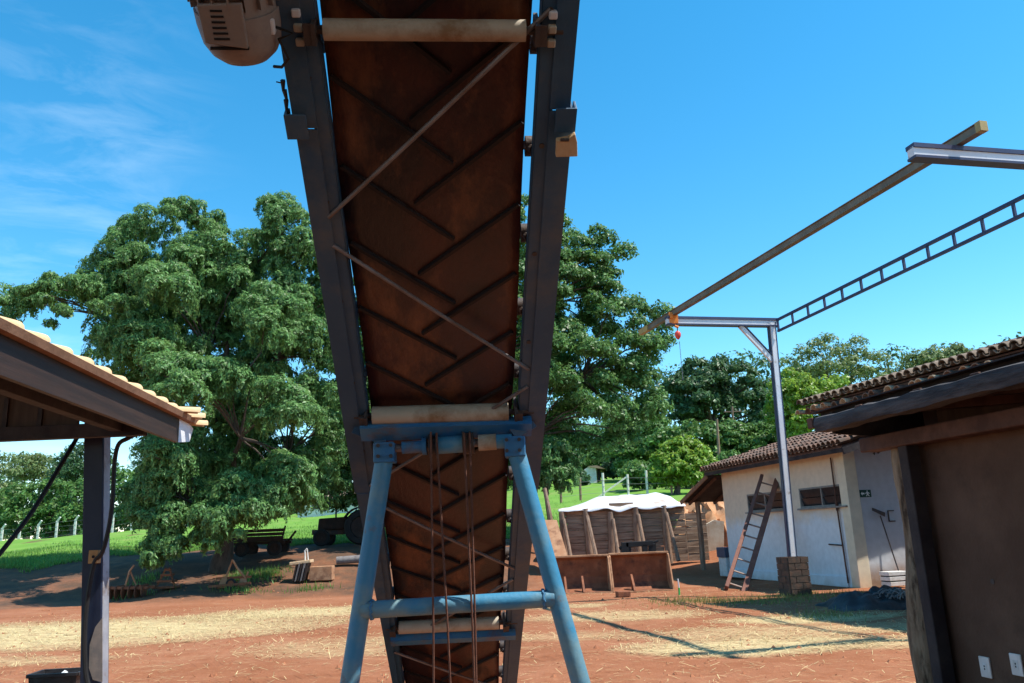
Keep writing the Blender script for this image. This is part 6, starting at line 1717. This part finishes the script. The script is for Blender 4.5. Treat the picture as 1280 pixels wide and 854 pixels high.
# far wood closing the horizon: one mass nobody could count
def far_wood():
    Q = []
    r2 = np.random.default_rng(3)
    for k in range(150):
        X = r2.uniform(-150, 170); Y = 142 + r2.uniform(-8, 18)
        t = X / Y
        h = 10 + 3.5 * r2.random() + (4 if t > .12 else 0)
        base = hz(X, min(Y, 140))
        for j in range(6):
            c = np.array([X + r2.normal(0, 2.2), Y + r2.normal(0, 1.5), base + h * (.06 + .17 * j)])
            Q.append(clump_dome(c, 3.0 + r2.random(), 130, .85))
    V = np.concatenate(Q)
    o = np_mesh('far_wood', V.reshape(-1, 3), M['leaf_c'])
    tag(o, 'far dark woodland closing the view', None, kind='stuff')
far_wood()

# ------------------------------------------------------------------ GROUND COVER: straw, clods, grass
def scatter():
    n = 42000
    P = []
    w = np.array([s[2] * s[3] * s[4] for s in STRAW]); w /= w.sum()
    k = rng.choice(len(STRAW), n, p=w)
    S = np.array(STRAW)
    r = np.sqrt(rng.random(n)) * 1.15; t = rng.random(n) * 2 * np.pi
    X = S[k, 0] + S[k, 2] * r * np.cos(t); Y = S[k, 1] + S[k, 3] * r * np.sin(t)
    m_ = rng.random(n) < .2
    X[m_] = rng.uniform(-12, 7, m_.sum()); Y[m_] = rng.uniform(6.5, 21, m_.sum())
    Z = hgt(X, Y) + rng.uniform(.006, .03, n)
    C = np.stack([X, Y, Z], 1)
    N = np.tile(np.array([0, 0, 1.0]), (n, 1))
    a = rng.normal(0, 1, (n, 3)); a[:, 2] *= .12; a /= np.linalg.norm(a, axis=1, keepdims=True)
    b = np.cross(N, a); b /= np.linalg.norm(b, axis=1, keepdims=True)
    ln = rng.uniform(.05, .20, (n, 1)); wd = rng.uniform(.003, .008, (n, 1))
    Q = np.stack([C - a * ln / 2 - b * wd / 2, C + a * ln / 2 - b * wd / 2, C + a * ln / 2 + b * wd / 2, C - a * ln / 2 + b * wd / 2], 1)
    o = np_mesh('straw', Q.reshape(-1, 3), M['straw']); tag(o, 'pale dry straw strewn over the red soil', None, kind='stuff')
    # clods: little tetra-like lumps
    mb = MB()
    for i in range(2600):
        X = rnd.uniform(-13, 8); Y = 6.5 + 22 * rnd.random() ** 1.2; s = rnd.choice((.012, .018, .025, .04)) * rnd.uniform(.7, 1.3)
        c = Vector((X, Y, hz(X, Y)))
        vs_ = [c + Vector((math.cos(j * 1.2566 + i) * s * rnd.uniform(.7, 1.2), math.sin(j * 1.2566 + i) * s * rnd.uniform(.7, 1.2), -.005)) for j in range(5)]
        vs_ += [c + Vector((rnd.uniform(-.3, .3) * s, rnd.uniform(-.3, .3) * s, s * rnd.uniform(.5, .9)))]
        mb.add(vs_, [(j, (j + 1) % 5, 5) for j in range(5)])
    o = mb.build('soil_clods', M['clod']); tag(o, 'small clods of red soil on the yard', None, kind='stuff')
    # grass blades: pasture edge, patches on the bank, weeds by the house
    def blades(X, Y, hmin, hmax, wd):
        n = len(X); Z = hgt(X, Y) - .02
        az = rng.random(n) * 2 * np.pi; h = rng.uniform(hmin, hmax, n)
        d = np.stack([np.cos(az), np.sin(az), np.zeros(n)], 1); C = np.stack([X, Y, Z], 1)
        lean = np.stack([rng.normal(0, .3, n), rng.normal(0, .3, n), np.ones(n)], 1) * h[:, None]
        w_ = wd * rng.uniform(.7, 1.3, (n, 1))
        return np.stack([C - d * w_, C + d * w_, C + lean], 1)
    n = 60000
    X = rng.uniform(-24, 4, n); Y = 30.2 + .5 * np.sin(X * .8) + .35 * np.sin(X * 2.3 + 1) + .2 * np.sin(X * 5.1) + 3.4 * sstep((X + 19) / 8) - .8 * sstep((X + 3) / 5) + rng.exponential(4.5, n) - .15
    T1 = blades(X, Y, .06, .20, .018)
    X2, Y2 = [], []
    for (px, py, rx, ry, nn) in ((330, 712, .7, .35, 600), (300, 715, .5, .3, 300), (185, 712, .4, .4, 200), (160, 738, .8, .2, 160), (300, 735, .7, .2, 160), (390, 728, .6, .2, 120)):
        p = at(px, py, 27.5); 
        yy = 25.6 if py > 725 else 27.4 if py > 700 else 30.5; X2.append(p.x * yy / 27.5 + rng.normal(0, rx * .6, nn)); Y2.append(yy + rng.normal(0, ry, nn))
    T2 = blades(np.concatenate(X2), np.concatenate(Y2), .08, .28, .014)
    T = np.concatenate([T1, T2])
    o = np_mesh('grass', T.reshape(-1, 3), M['grass'], nper=3); tag(o, 'short green grass of the pasture edge', None, kind='stuff')
    n = 3200
    X3 = []; Y3 = []
    for (px, py, rx, ry, nn) in ((872, 752, .55, .22, 900), (950, 752, .9, .25, 1400), (1035, 770, .3, .2, 500), (1000, 745, .8, .15, 700)):
        p = on(px, py, 0); X3.append(p.x + rng.normal(0, rx, nn)); Y3.append(p.y + rng.normal(0, ry * 2, nn))
    T3 = blades(np.concatenate(X3), np.concatenate(Y3), .03, .13, .007)
    o = np_mesh('weeds', T3.reshape(-1, 3), M['weed'], nper=3); tag(o, 'sparse dry weeds in front of the house', None, kind='stuff')
scatter()
